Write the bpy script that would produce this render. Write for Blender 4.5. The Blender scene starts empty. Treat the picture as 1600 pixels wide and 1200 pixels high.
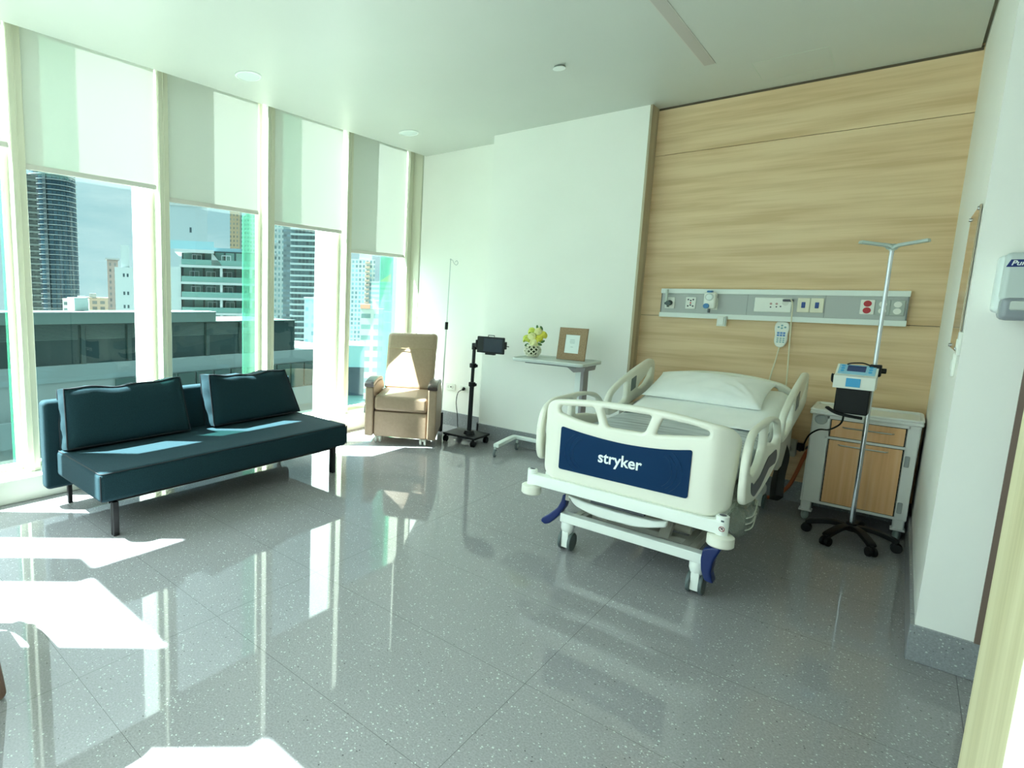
import bpy, bmesh, math, random
from mathutils import Vector, Matrix, Euler
random.seed(7)
S = bpy.context.scene
COL = S.collection
PI = math.pi

# ---------------------------------------------------------------- camera, sky, sun, exposure
cam_data = bpy.data.cameras.new('camera')
cam = bpy.data.objects.new('camera', cam_data)
COL.objects.link(cam)
def cam_rot(yaw, pit, rol):
    cy, sy, cp, sp, cr, sr = math.cos(yaw), math.sin(yaw), math.cos(pit), math.sin(pit), math.cos(rol), math.sin(rol)
    fwd = Vector((sy*cp, cy*cp, -sp)); right = Vector((cy, -sy, 0)); up = right.cross(fwd)
    r = cr*right + sr*up; u = -sr*right + cr*up
    return Matrix((r, u, -fwd)).transposed()
cam.matrix_world = Matrix.Translation((0, 0, 1.46)) @ cam_rot(-.7658, .1326, .0261).to_4x4()
cam_data.sensor_width = 36
cam_data.lens = 36*882.24/1600
cam_data.shift_x = 242.22/1600
cam_data.shift_y = -21.06/1600
cam_data.clip_start = .02
cam_data.clip_end = 2000
S.camera = cam

SUN_DIR = Vector((1, 1.03, -2.17)).normalized()      # direction the sunlight travels
SUN_POWER = 33.0
SKY_POWER = 0.40
sd = bpy.data.lights.new('sun', 'SUN')
sd.energy = SUN_POWER; sd.angle = math.radians(.6); sd.color = (.96, 1.0, .98)
so = bpy.data.objects.new('sun', sd); COL.objects.link(so)
so.rotation_euler = SUN_DIR.to_track_quat('-Z', 'Y').to_euler()
so.location = (-30, -30, 40)

W = bpy.data.worlds.new('sky'); S.world = W; W.use_nodes = True
def world_nodes():
    nt = W.node_tree; N = nt.nodes; L = nt.links
    bg = N['Background']
    tc = N.new('ShaderNodeTexCoord')
    sep = N.new('ShaderNodeSeparateXYZ'); L.new(tc.outputs['Generated'], sep.inputs[0])
    ramp = N.new('ShaderNodeValToRGB'); L.new(sep.outputs['Z'], ramp.inputs[0])
    e = ramp.color_ramp.elements
    e[0].position = 0.0; e[0].color = (.58, .86, .90, 1)
    e[1].position = .55; e[1].color = (.42, .72, .80, 1)
    a = e.new(.12); a.color = (.46, .76, .81, 1)
    mp = N.new('ShaderNodeMapping'); L.new(tc.outputs['Generated'], mp.inputs[0]); mp.inputs['Scale'].default_value = (1, 1, 4.5)
    nz = N.new('ShaderNodeTexNoise'); L.new(mp.outputs[0], nz.inputs['Vector'])
    nz.inputs['Scale'].default_value = 3.2; nz.inputs['Detail'].default_value = 7; nz.inputs['Roughness'].default_value = .6
    cr = N.new('ShaderNodeValToRGB'); L.new(nz.outputs[0], cr.inputs[0])
    cr.color_ramp.elements[0].position = .42; cr.color_ramp.elements[0].color = (0, 0, 0, 1)
    cr.color_ramp.elements[1].position = .68; cr.color_ramp.elements[1].color = (1, 1, 1, 1)
    mx = N.new('ShaderNodeMix'); mx.data_type = 'RGBA'
    L.new(cr.outputs[0], mx.inputs[0]); L.new(ramp.outputs[0], mx.inputs[6]); mx.inputs[7].default_value = (.74, .98, 1.0, 1)
    # broad bright haze around the sun
    dot = N.new('ShaderNodeVectorMath'); dot.operation = 'DOT_PRODUCT'
    L.new(tc.outputs['Generated'], dot.inputs[0]); dot.inputs[1].default_value = -SUN_DIR
    mr = N.new('ShaderNodeMapRange'); L.new(dot.outputs['Value'], mr.inputs[0])
    mr.inputs[1].default_value = .3; mr.inputs[2].default_value = 1; mr.inputs[3].default_value = 0; mr.inputs[4].default_value = 1
    pw = N.new('ShaderNodeMath'); pw.operation = 'POWER'; L.new(mr.outputs[0], pw.inputs[0]); pw.inputs[1].default_value = 2
    gl = N.new('ShaderNodeVectorMath'); gl.operation = 'SCALE'; gl.inputs[0].default_value = (12.0, 13.2, 13.4); L.new(pw.outputs[0], gl.inputs['Scale'])
    sc = N.new('ShaderNodeVectorMath'); sc.operation = 'ADD'; L.new(mx.outputs[2], sc.inputs[0]); L.new(gl.outputs[0], sc.inputs[1])
    L.new(sc.outputs[0], bg.inputs['Color']); bg.inputs['Strength'].default_value = SKY_POWER
world_nodes()
vs = S.view_settings
S.display_settings.display_device = 'sRGB'
vs.view_transform = 'Standard'; vs.look = 'None'; vs.gamma = 1; vs.use_curve_mapping = False
vs.exposure = 1.33
S.cycles.max_bounces = 14; S.cycles.diffuse_bounces = 7; S.cycles.transparent_max_bounces = 16
S.cycles.sample_clamp_indirect = 6.0
S.cycles.caustics_reflective = False; S.cycles.caustics_refractive = False

# ---------------------------------------------------------------- materials
def lin(c):
    return tuple((v/255/12.92 if v/255 <= .04045 else ((v/255+.055)/1.055)**2.4) for v in c)
MATS = {}
def mat(name, rgb, rough=.5, metal=0, spec=.5, coat=0, trans=0, alpha=1, emis=None):
    if name in MATS: return MATS[name]
    m = bpy.data.materials.new(name); m.use_nodes = True
    p = m.node_tree.nodes['Principled BSDF']
    p.inputs['Base Color'].default_value = (*lin(rgb), 1)
    p.inputs['Roughness'].default_value = rough; p.inputs['Metallic'].default_value = metal
    p.inputs['Specular IOR Level'].default_value = spec
    p.inputs['Coat Weight'].default_value = coat; p.inputs['Coat Roughness'].default_value = .05
    p.inputs['Transmission Weight'].default_value = trans
    if emis:
        p.inputs['Emission Color'].default_value = (*lin(emis[:3]), 1); p.inputs['Emission Strength'].default_value = emis[3]
    MATS[name] = m
    return m
def nodes(m):
    nt = m.node_tree
    return nt.nodes, nt.links, nt.nodes['Principled BSDF']
def obj_coord(N, L, scale=(1, 1, 1), world=True):
    if world:
        g = N.new('ShaderNodeNewGeometry'); src = g.outputs['Position']
    else:
        g = N.new('ShaderNodeTexCoord'); src = g.outputs['Object']
    mp = N.new('ShaderNodeMapping'); mp.inputs['Scale'].default_value = scale; L.new(src, mp.inputs[0])
    return mp.outputs[0]
def noise_mat(name, rgb, rgb2, scale, rough=.5, detail=4, stretch=(1, 1, 1), lo=.35, hi=.65, bump=0, bscale=None, world=True, spec=.5, metal=0, coat=0):
    if name in MATS: return MATS[name]
    m = mat(name, rgb, rough, metal, spec, coat); N, L, p = nodes(m)
    v = obj_coord(N, L, stretch, world)
    nz = N.new('ShaderNodeTexNoise'); nz.inputs['Scale'].default_value = scale; nz.inputs['Detail'].default_value = detail
    L.new(v, nz.inputs['Vector'])
    r = N.new('ShaderNodeValToRGB'); L.new(nz.outputs[0], r.inputs[0])
    r.color_ramp.elements[0].position = lo; r.color_ramp.elements[0].color = (*lin(rgb), 1)
    r.color_ramp.elements[1].position = hi; r.color_ramp.elements[1].color = (*lin(rgb2), 1)
    L.new(r.outputs[0], p.inputs['Base Color'])
    if bump:
        b = N.new('ShaderNodeBump'); b.inputs['Strength'].default_value = bump; b.inputs['Distance'].default_value = .004
        n2 = N.new('ShaderNodeTexNoise'); n2.inputs['Scale'].default_value = bscale or scale; n2.inputs['Detail'].default_value = 3
        L.new(v, n2.inputs['Vector']); L.new(n2.outputs[0], b.inputs['Height']); L.new(b.outputs[0], p.inputs['Normal'])
    return m

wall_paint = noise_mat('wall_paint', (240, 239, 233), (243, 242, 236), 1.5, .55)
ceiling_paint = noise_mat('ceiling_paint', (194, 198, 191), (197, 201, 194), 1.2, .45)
frame_paint = mat('cream_frame_paint', (208, 208, 188), .4)
fin_paint = mat('white_fin_paint', (240, 242, 238), .5)
sill_paint = mat('sill_paint', (212, 214, 202), .45)

def terrazzo(name, base, flat=False):
    m = mat(name, base, .035, 0, .36); N, L, p = nodes(m)
    g = N.new('ShaderNodeNewGeometry')
    vo = N.new('ShaderNodeTexVoronoi'); vo.inputs['Scale'].default_value = 115; vo.inputs['Randomness'].default_value = 1
    wn = N.new('ShaderNodeTexNoise'); wn.inputs['Scale'].default_value = 60; L.new(g.outputs['Position'], wn.inputs['Vector'])
    wmix = N.new('ShaderNodeMix'); wmix.data_type = 'VECTOR'; wmix.inputs[0].default_value = .012
    L.new(g.outputs['Position'], wmix.inputs[4]); L.new(wn.outputs['Color'], wmix.inputs[5])
    L.new(wmix.outputs[1], vo.inputs['Vector'])
    sc = N.new('ShaderNodeSeparateColor'); L.new(vo.outputs['Color'], sc.inputs[0])
    # keep roughly one cell in five, with a size that varies
    thr = N.new('ShaderNodeMapRange'); L.new(sc.outputs[0], thr.inputs[0])
    thr.inputs[1].default_value = .70; thr.inputs[2].default_value = 1; thr.inputs[3].default_value = 0.0; thr.inputs[4].default_value = .40
    lt = N.new('ShaderNodeMath'); lt.operation = 'LESS_THAN'; L.new(vo.outputs['Distance'], lt.inputs[0]); L.new(thr.outputs[0], lt.inputs[1])
    thr2 = N.new('ShaderNodeMapRange'); L.new(sc.outputs[1], thr2.inputs[0])
    thr2.inputs[1].default_value = .93; thr2.inputs[2].default_value = 1; thr2.inputs[3].default_value = 0.0; thr2.inputs[4].default_value = .35
    lt2 = N.new('ShaderNodeMath'); lt2.operation = 'LESS_THAN'; L.new(vo.outputs['Distance'], lt2.inputs[0]); L.new(thr2.outputs[0], lt2.inputs[1])
    nz = N.new('ShaderNodeTexNoise'); nz.inputs['Scale'].default_value = 140; nz.inputs['Detail'].default_value = 2; L.new(g.outputs['Position'], nz.inputs['Vector'])
    r = N.new('ShaderNodeValToRGB'); L.new(nz.outputs[0], r.inputs[0])
    b = lin(base)
    r.color_ramp.elements[0].position = .35; r.color_ramp.elements[0].color = (b[0]*.88, b[1]*.88, b[2]*.88, 1)
    r.color_ramp.elements[1].position = .65; r.color_ramp.elements[1].color = (b[0]*1.1, b[1]*1.1, b[2]*1.1, 1)
    m1 = N.new('ShaderNodeMix'); m1.data_type = 'RGBA'; L.new(lt2.outputs[0], m1.inputs[0]); L.new(r.outputs[0], m1.inputs[6]); m1.inputs[7].default_value = (b[0]*.35, b[1]*.35, b[2]*.35, 1)
    m2 = N.new('ShaderNodeMix'); m2.data_type = 'RGBA'; L.new(lt.outputs[0], m2.inputs[0]); L.new(m1.outputs[2], m2.inputs[6]); m2.inputs[7].default_value = (.52, .55, .53, 1)
    out = m2.outputs[2]
    if flat:
        sep = N.new('ShaderNodeSeparateXYZ'); L.new(g.outputs['Position'], sep.inputs[0])
        ds = []
        for ax, off in (('X', -.893), ('Y', .703)):
            a = N.new('ShaderNodeMath'); a.operation = 'SUBTRACT'; L.new(sep.outputs[ax], a.inputs[0]); a.inputs[1].default_value = off
            d = N.new('ShaderNodeMath'); d.operation = 'PINGPONG'; L.new(a.outputs[0], d.inputs[0]); d.inputs[1].default_value = .6 if ax == 'X' else .3
            ds.append(d)
        mn = N.new('ShaderNodeMath'); mn.operation = 'MINIMUM'; L.new(ds[0].outputs[0], mn.inputs[0]); L.new(ds[1].outputs[0], mn.inputs[1])
        l3 = N.new('ShaderNodeMath'); l3.operation = 'LESS_THAN'; L.new(mn.outputs[0], l3.inputs[0]); l3.inputs[1].default_value = .0011
        m3 = N.new('ShaderNodeMix'); m3.data_type = 'RGBA'; L.new(l3.outputs[0], m3.inputs[0]); L.new(out, m3.inputs[6]); m3.inputs[7].default_value = (b[0]*.5, b[1]*.5, b[2]*.5, 1)
        out = m3.outputs[2]
    L.new(out, p.inputs['Base Color'])
    return m
floor_mat = terrazzo('terrazzo_floor', (142, 140, 142), True)
base_mat = terrazzo('terrazzo_skirting', (140, 142, 145)); 
base_mat.node_tree.nodes['Principled BSDF'].inputs['Roughness'].default_value = .3

def wood(name, c1, c2, c3, along='X', rough=.45):
    m = mat(name, c1, rough); N, L, p = nodes(m)
    st = {'X': (.9, 6, 11), 'Z': (9, 9, .55), 'Y': (9, .55, 9)}[along]
    v = obj_coord(N, L, st)
    n1 = N.new('ShaderNodeTexNoise'); n1.inputs['Scale'].default_value = 1.1; n1.inputs['Detail'].default_value = 3; L.new(v, n1.inputs['Vector'])
    st2 = {'X': (2.2, 20, 60), 'Z': (70, 70, 1.6), 'Y': (70, 1.6, 70)}[along]
    v2 = obj_coord(N, L, st2)
    n2 = N.new('ShaderNodeTexNoise'); n2.inputs['Scale'].default_value = 1.0; n2.inputs['Detail'].default_value = 5; L.new(v2, n2.inputs['Vector'])
    ad = N.new('ShaderNodeMath'); ad.operation = 'MULTIPLY_ADD'; L.new(n2.outputs[0], ad.inputs[0]); ad.inputs[1].default_value = .30
    mu = N.new('ShaderNodeMath'); mu.operation = 'MULTIPLY'; L.new(n1.outputs[0], mu.inputs[0]); mu.inputs[1].default_value = .75
    L.new(mu.outputs[0], ad.inputs[2])
    r = N.new('ShaderNodeValToRGB'); L.new(ad.outputs[0], r.inputs[0])
    e = r.color_ramp.elements
    e[0].position = .42; e[0].color = (*lin(c2), 1); e[1].position = .62; e[1].color = (*lin(c3), 1)
    x = e.new(.52); x.color = (*lin(c1), 1)
    L.new(r.outputs[0], p.inputs['Base Color'])
    return m
wood_wall = wood('light_oak_panel', (218, 187, 146), (206, 173, 131), (226, 197, 157), 'X')
wood_side = wood('oak_edge', (178, 165, 140), (160, 146, 122), (188, 176, 150), 'Z')
wood_door = wood('oak_door', (190, 182, 144), (177, 169, 130), (201, 194, 158), 'Z')
wood_cab = wood('cabinet_oak', (236, 182, 128), (226, 170, 116), (240, 192, 142), 'Z')

def glass_mat(name, tint, refl=.07):
    m = bpy.data.materials.new(name); m.use_nodes = True; N = m.node_tree.nodes; L = m.node_tree.links
    N.remove(N['Principled BSDF']); o = N['Material Output']
    t = N.new('ShaderNodeBsdfTransparent'); t.inputs[0].default_value = (*tint, 1)
    g = N.new('ShaderNodeBsdfGlossy'); g.inputs['Roughness'].default_value = 0; g.inputs[0].default_value = (.9, 1, .97, 1)
    lw = N.new('ShaderNodeLayerWeight'); lw.inputs[0].default_value = .5
    pw = N.new('ShaderNodeMath'); pw.operation = 'POWER'; L.new(lw.outputs['Facing'], pw.inputs[0]); pw.inputs[1].default_value = 5
    fr = N.new('ShaderNodeMath'); fr.operation = 'MULTIPLY_ADD'; L.new(pw.outputs[0], fr.inputs[0]); fr.inputs[1].default_value = .6; fr.inputs[2].default_value = .03
    mx = N.new('ShaderNodeMixShader'); L.new(fr.outputs[0], mx.inputs[0]); L.new(t.outputs[0], mx.inputs[1]); L.new(g.outputs[0], mx.inputs[2])
    L.new(mx.outputs[0], o.inputs[0]); MATS[name] = m
    return m
glass = glass_mat('window_glass', (.86, .93, .925))
strip_glass = glass_mat('green_strip_glass', (.66, .92, .82))
def frost(m, rgb, fac):
    N = m.node_tree.nodes; L = m.node_tree.links; o = N['Material Output']; src = o.inputs[0].links[0].from_socket
    t = N.new('ShaderNodeBsdfTranslucent'); t.inputs[0].default_value = (*rgb, 1)
    mx = N.new('ShaderNodeMixShader'); mx.inputs[0].default_value = fac
    L.new(src, mx.inputs[1]); L.new(t.outputs[0], mx.inputs[2]); L.new(mx.outputs[0], o.inputs[0])
frost(strip_glass, (.12, .40, .28), .25)
clear_plastic = glass_mat('clear_plastic', (.97, .98, .96))
frost(clear_plastic, (.8, .84, .78), .10)
def blind_mat():
    m = bpy.data.materials.new('blind_fabric'); m.use_nodes = True; N = m.node_tree.nodes; L = m.node_tree.links
    N.remove(N['Principled BSDF']); o = N['Material Output']
    d = N.new('ShaderNodeBsdfDiffuse'); d.inputs[0].default_value = (.66, .69, .63, 1)
    t = N.new('ShaderNodeBsdfTranslucent'); t.inputs[0].default_value = (.82, .85, .76, 1)
    mx = N.new('ShaderNodeMixShader'); mx.inputs[0].default_value = .06
    L.new(d.outputs[0], mx.inputs[1]); L.new(t.outputs[0], mx.inputs[2]); L.new(mx.outputs[0], o.inputs[0])
    return m
blind_fabric = blind_mat()
hem_mat = mat('blind_hem', (206, 204, 196), .5)

sofa_fabric = noise_mat('teal_linen', (14, 40, 48), (26, 54, 62), 260, .9, 2, (1, 1, 1), .3, .7, .25, 420, spec=.25)
piping_mat = mat('dark_piping', (14, 24, 32), .8)
leg_black = mat('black_metal', (14, 14, 17), .4, .2)
vinyl = noise_mat('beige_vinyl', (152, 128, 106), (158, 134, 112), 40, .5, 3, bump=.06, bscale=300)
brown_pad = mat('dark_brown_pad', (66, 52, 48), .32)
chrome = mat('chrome', (200, 202, 205), .15, 1)
steel = mat('brushed_steel', (196, 198, 196), .28, 1)
white_plastic = mat('white_plastic', (232, 234, 226), .35)
cream_plastic = mat('cream_bed_plastic', (226, 225, 212), .38)
bed_white = mat('white_bed_metal', (234, 238, 232), .35)
bed_grey = mat('grey_bed_frame', (170, 168, 158), .5)
navy = mat('navy_panel', (0, 44, 82), .6, spec=.15)
navy_line = mat('navy_line', (8, 54, 92), .4)
pedal_blue = mat('blue_pedal', (10, 34, 92), .4)
logo_white = mat('logo_white', (236, 242, 240), .5)
black_plastic = mat('black_plastic', (11, 12, 14), .5, spec=.3)
dark_grey = mat('dark_grey_plastic', (78, 80, 88), .5)
grey_rubber = mat('grey_rubber', (96, 104, 106), .6)
light_grey = mat('light_grey_plastic', (192, 200, 196), .4)
screen_mat = mat('screen_glass', (10, 18, 42), .3)
linen = noise_mat('white_sheet', (242, 245, 243), (248, 250, 248), 6, .8, 4, bump=.25, bscale=14)
mattress_mat = noise_mat('wrapped_mattress', (140, 150, 158), (206, 214, 218), 3.0, .35, 6, (1.0, 14, 9), .36, .66, .4, 3)
aluminium = mat('brushed_aluminium', (172, 176, 176), .45, .2)
white_metal = mat('white_rail', (228, 234, 230), .4)
paper = mat('paper_white', (226, 234, 232), .7)
cyan_sticker = mat('cyan_panel', (60, 160, 214), .4)
blue_grey = mat('pale_blue_panel', (150, 200, 224), .4)
red_plastic = mat('red_socket', (178, 34, 44), .45)
blue_plastic = mat('blue_switch', (28, 66, 140), .45)
orange_hose = mat('orange_hose', (166, 84, 38), .5)

# ---------------------------------------------------------------- mesh building helpers
class MB:
    def __init__(s): s.bm = bmesh.new()
    def box(s, x0, x1, y0, y1, z0, z1, bev=0, seg=2, M=None):
        t = bmesh.new(); bmesh.ops.create_cube(t, size=1)
        for v in t.verts:
            v.co = Vector(((x0+x1)/2 + v.co.x*(x1-x0), (y0+y1)/2 + v.co.y*(y1-y0), (z0+z1)/2 + v.co.z*(z1-z0)))
        if bev: bmesh.ops.bevel(t, geom=t.edges[:], offset=bev, segments=seg, profile=.5, affect='EDGES')
        return s.add(t, M)
    def add(s, t, M=None, fn=None):
        if M is not None: bmesh.ops.transform(t, matrix=M, verts=t.verts)
        if fn:
            for v in t.verts: v.co = Vector(fn(*v.co))
        me = bpy.data.meshes.new('t'); t.to_mesh(me); t.free(); s.bm.from_mesh(me); bpy.data.meshes.remove(me)
        return s
    def cyl(s, p0, p1, r0, r1=None, seg=20, bev=0):
        r1 = r0 if r1 is None else r1
        p0, p1 = Vector(p0), Vector(p1); d = p1-p0
        t = bmesh.new()
        bmesh.ops.create_cone(t, cap_ends=True, segments=seg, radius1=r0, radius2=r1, depth=d.length)
        if bev:
            es = [e for e in t.edges if abs(e.verts[0].co.z-e.verts[1].co.z) < 1e-6]
            bmesh.ops.bevel(t, geom=es, offset=bev, segments=2, profile=.5, affect='EDGES')
        q = Vector((0, 0, 1)).rotation_difference(d.normalized())
        return s.add(t, Matrix.Translation((p0+p1)/2) @ q.to_matrix().to_4x4())
    def sph(s, c, r, sx=1, sy=1, sz=1, seg=16):
        t = bmesh.new(); bmesh.ops.create_uvsphere(t, u_segments=seg, v_segments=seg//2+2, radius=r)
        return s.add(t, Matrix.Translation(c) @ Matrix.Diagonal((sx, sy, sz, 1)))
    def tube(s, pts, r, seg=10, closed=False, smooth=True, sq=None, rs=None):
        P = [Vector(p) for p in pts]
        if smooth and len(P) > 2:
            Q = []; n = len(P); rr = []
            rng = range(n if closed else n-1)
            for i in rng:
                a = P[(i-1) % n] if (closed or i > 0) else P[i]; b = P[i]; c = P[(i+1) % n]
                d = P[(i+2) % n] if (closed or i+2 < n) else c
                for k in range(6):
                    u = k/6
                    Q.append(.5*((2*b) + (c-a)*u + (2*a-5*b+4*c-d)*u*u + (3*b-a-3*c+d)*u**3))
                    if rs: rr.append(rs[i]*(1-u)+rs[(i+1) % n]*u)
            if not closed:
                Q.append(P[-1])
                if rs: rr.append(rs[-1])
            P = Q; rs = rr if rs else None
        n = len(P); bm = s.bm; rings = []
        nrm = None
        for i, p in enumerate(P):
            a = P[(i-1) % n] if (closed or i > 0) else p; b = P[(i+1) % n] if (closed or i < n-1) else p
            t = (b-a).normalized()
            if nrm is None:
                nrm = t.orthogonal().normalized()
                if abs(t.z) < .95: nrm = (Vector((0, 0, 1)) - t*t.z).normalized()
            else:
                nrm = (nrm - t*nrm.dot(t)).normalized()
            bi = t.cross(nrm); R = rs[i] if rs else r
            ring = []
            for k in range(seg):
                an = 2*PI*k/seg
                if sq: # rectangular section (half width, half height)
                    ca, sa = math.cos(an), math.sin(an); e = .35
                    o = bi*(sq[0]*math.copysign(abs(ca)**e, ca)) + nrm*(sq[1]*math.copysign(abs(sa)**e, sa))
                else: o = nrm*(R*math.cos(an)) + bi*(R*math.sin(an))
                ring.append(bm.verts.new(p+o))
            rings.append(ring)
        m = n if closed else n-1
        for i in range(m):
            A, B = rings[i], rings[(i+1) % n]
            for k in range(seg):
                bm.faces.new((A[k], A[(k+1) % seg], B[(k+1) % seg], B[k]))
        if not closed:
            bm.faces.new(rings[0][::-1]); bm.faces.new(rings[-1])
        return s
    def lathe(s, prof, c=(0, 0, 0), seg=24, M=None):
        t = bmesh.new(); rings = []
        for r, z in prof:
            rings.append([t.verts.new((max(r, 1e-5)*math.cos(2*PI*k/seg), max(r, 1e-5)*math.sin(2*PI*k/seg), z)) for k in range(seg)])
        for A, B in zip(rings, rings[1:]):
            for k in range(seg): t.faces.new((A[k], A[(k+1) % seg], B[(k+1) % seg], B[k]))
        t.faces.new(rings[0][::-1]); t.faces.new(rings[-1])
        return s.add(t, (M if M is not None else Matrix.Identity(4)) if c == (0, 0, 0) and M is not None else Matrix.Translation(c))
    def quad(s, *p):
        s.bm.faces.new([s.bm.verts.new(q) for q in p]); return s
    def prism(s, poly, a0, a1, axis='y'):
        f = {'y': lambda u, v, w: (u, w, v), 'x': lambda u, v, w: (w, u, v), 'z': lambda u, v, w: (u, v, w)}[axis]
        A = [s.bm.verts.new(f(u, v, a0)) for u, v in poly]; B = [s.bm.verts.new(f(u, v, a1)) for u, v in poly]
        n = len(poly)
        s.bm.faces.new(A); s.bm.faces.new(B[::-1])
        for i in range(n): s.bm.faces.new((A[i], B[i], B[(i+1) % n], A[(i+1) % n]))
        return s
    def build(s, name, m, parent=None, world=True, angle=38, weld=False):
        if weld: bmesh.ops.remove_doubles(s.bm, verts=s.bm.verts, dist=1e-5)
        bmesh.ops.recalc_face_normals(s.bm, faces=s.bm.faces)
        me = bpy.data.meshes.new(name)
        if parent is not None and world:
            Mx = Matrix.Identity(4); o = parent
            while o is not None:
                Mx = Matrix.LocRotScale(o.location, o.rotation_euler, o.scale) @ Mx; o = o.parent
            bmesh.ops.transform(s.bm, matrix=Mx.inverted(), verts=s.bm.verts)
        s.bm.to_mesh(me); s.bm.free()
        for p in me.polygons: p.use_smooth = True
        me.set_sharp_from_angle(angle=math.radians(angle))
        me.materials.append(m)
        o = bpy.data.objects.new(name, me); COL.objects.link(o)
        wn = o.modifiers.new('normals', 'WEIGHTED_NORMAL'); wn.keep_sharp = True
        if parent is not None: o.parent = parent
        return o

def tag(o, label, cat, group=None, kind=None):
    o['label'] = label; o['category'] = cat
    if group: o['group'] = group
    if kind: o['kind'] = kind
    return o
def thing(name, label, cat, loc=(0, 0, 0), rz=0, group=None):
    o = bpy.data.objects.new(name, None); COL.objects.link(o)
    o.location = loc; o.rotation_euler = (0, 0, rz); o.empty_display_size = .1
    return tag(o, label, cat, group)
def struct(o, label=None, cat=None):
    o['kind'] = 'structure'
    if label: o['label'] = label; o['category'] = cat
    return o
def fillet(pts, r, n=5):
    out = []; m = len(pts)
    rs = r if isinstance(r, (list, tuple)) else [r]*m
    for i in range(m):
        a, b, c = Vector(pts[i-1]), Vector(pts[i]), Vector(pts[(i+1) % m])
        d1, d2 = (a-b), (c-b); l1, l2 = d1.length, d2.length
        k = min(rs[i], l1*.48, l2*.48)
        p, q = b+d1/l1*k, b+d2/l2*k
        for j in range(n+1):
            u = j/n
            out.append(tuple((1-u)**2*p + 2*u*(1-u)*b + u*u*q))
    return out
def panel_bm(loops, th, bev, cuts=None, tries=8):
    """flat plate in XY with holes, rounded edges, thickness th along Z"""
    cu = bpy.data.curves.new('c', 'CURVE'); cu.dimensions = '2D'; cu.fill_mode = 'BOTH'
    cu.extrude = max(th/2-bev, 1e-4); cu.bevel_depth = bev; cu.bevel_resolution = 3; cu.offset = -bev
    for lp in loops:
        sp = cu.splines.new('POLY'); sp.points.add(len(lp)-1); sp.use_cyclic_u = True
        for p, q in zip(sp.points, lp): p.co = (q[0], q[1], 0, 1)
    o = bpy.data.objects.new('c', cu); COL.objects.link(o)
    dg = bpy.context.evaluated_depsgraph_get(); dg.update()
    me = bpy.data.meshes.new_from_object(o.evaluated_get(dg))
    bm = bmesh.new(); bm.from_mesh(me)
    bpy.data.objects.remove(o); bpy.data.curves.remove(cu); bpy.data.meshes.remove(me)
    # the curve fill sometimes drops out on a near-degenerate outline: nudge the points and fill again
    poly = lambda lp: abs(sum(a[0]*b[1]-b[0]*a[1] for a, b in zip(lp, lp[1:]+lp[:1])))/2
    want = 2*(poly(loops[0])-sum(poly(l) for l in loops[1:]))
    have = sum(f.calc_area() for f in bm.faces if abs(f.normal.z) > .9)
    if len(loops) > 1 and have < want*.55 and tries:
        bm.free(); rj = random.Random(tries)
        return panel_bm([[(p[0]+rj.uniform(-2e-4, 2e-4), p[1]+rj.uniform(-2e-4, 2e-4)) for p in lp] for lp in loops], th, bev, cuts, tries-1)
    bmesh.ops.remove_doubles(bm, verts=bm.verts, dist=1e-5)
    for x in (cuts or []):
        bmesh.ops.bisect_plane(bm, geom=bm.verts[:]+bm.edges[:]+bm.faces[:], plane_co=(x, 0, 0), plane_no=(1, 0, 0))
    return bm
def text_bm(body, size, ext=.001, off=0, align='CENTER', shear=0, spacing=1):
    cu = bpy.data.curves.new('t', 'FONT'); cu.body = body; cu.size = size; cu.extrude = ext; cu.offset = off
    cu.align_x = align; cu.align_y = 'CENTER'; cu.shear = shear; cu.space_character = spacing
    cu.resolution_u = 4
    o = bpy.data.objects.new('t', cu); COL.objects.link(o)
    dg = bpy.context.evaluated_depsgraph_get(); dg.update()
    me = bpy.data.meshes.new_from_object(o.evaluated_get(dg))
    bm = bmesh.new(); bm.from_mesh(me)
    bpy.data.objects.remove(o); bpy.data.curves.remove(cu); bpy.data.meshes.remove(me)
    return bm

# ---------------------------------------------------------------- room shell
YB, YP, YW = 5.38, 5.12, 5.28           # back wall, projecting wall, oak headboard wall
XR, YR = .17, 3.23                      # right wall, face of its pier
ZC = 3.06
GX = -4.46                              # window glass line
RY = -.56                               # facade behind the camera
struct(MB().box(-4.6, 1.8, -.8, 5.6, -.12, 0).build('floor', floor_mat))
c_ = MB().box(-4.155, .152, -.25, 5.6, ZC, 3.34)
c_.box(.168, 1.8, -.25, 5.6, ZC, 3.34).box(.15, .17, -.95, 5.6, 3.10, 3.34)
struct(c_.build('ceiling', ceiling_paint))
struct(MB().box(.150, .170, RY, YW, 3.085, 3.11).build('trim_1', mat('shadow_gap', (150, 146, 130), .7)))
struct(MB().box(-4.6, -3.12, YB, 5.6, 0, 3.2).build('wall_back', wall_paint))
struct(MB().box(-3.12, -1.68, YP, 5.6, 0, 3.2).build('wall_middle', wall_paint))
b = MB()
for z0, z1 in ((0, 1.353), (1.357, 2.678), (2.682, 3.1)): b.box(-1.662, XR, YW, 5.32, z0, z1)
wh = struct(b.build('wall_headboard', wood_wall))
struct(MB().box(-1.70, XR+.02, 5.315, 5.6, 0, 3.2).build('wall_behind_panel', mat('panel_joint', (70, 58, 44), .8)))
struct(MB().box(-1.66, .165, YW-.004, YW+.02, ZC-.016, ZC+.01).build('trim_5', mat('shadow_gap_brown', (84, 72, 54), .7)))  # solid dark brown strip standing in for the shadow gap under the ceiling
struct(MB().box(-1.68, -1.662, YP-.002, YW+.02, 0, ZC).build('trim_2', wood_side))
struct(MB().box(XR, .338, YR, 5.6, 0, 3.2).build('wall_right', wall_paint))
d1 = struct(MB().box(.338, .362, YR-.012, YR+.14, .155, ZC).build('door_1', mat('brown_door_frame', (118, 98, 88), .5)))
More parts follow.
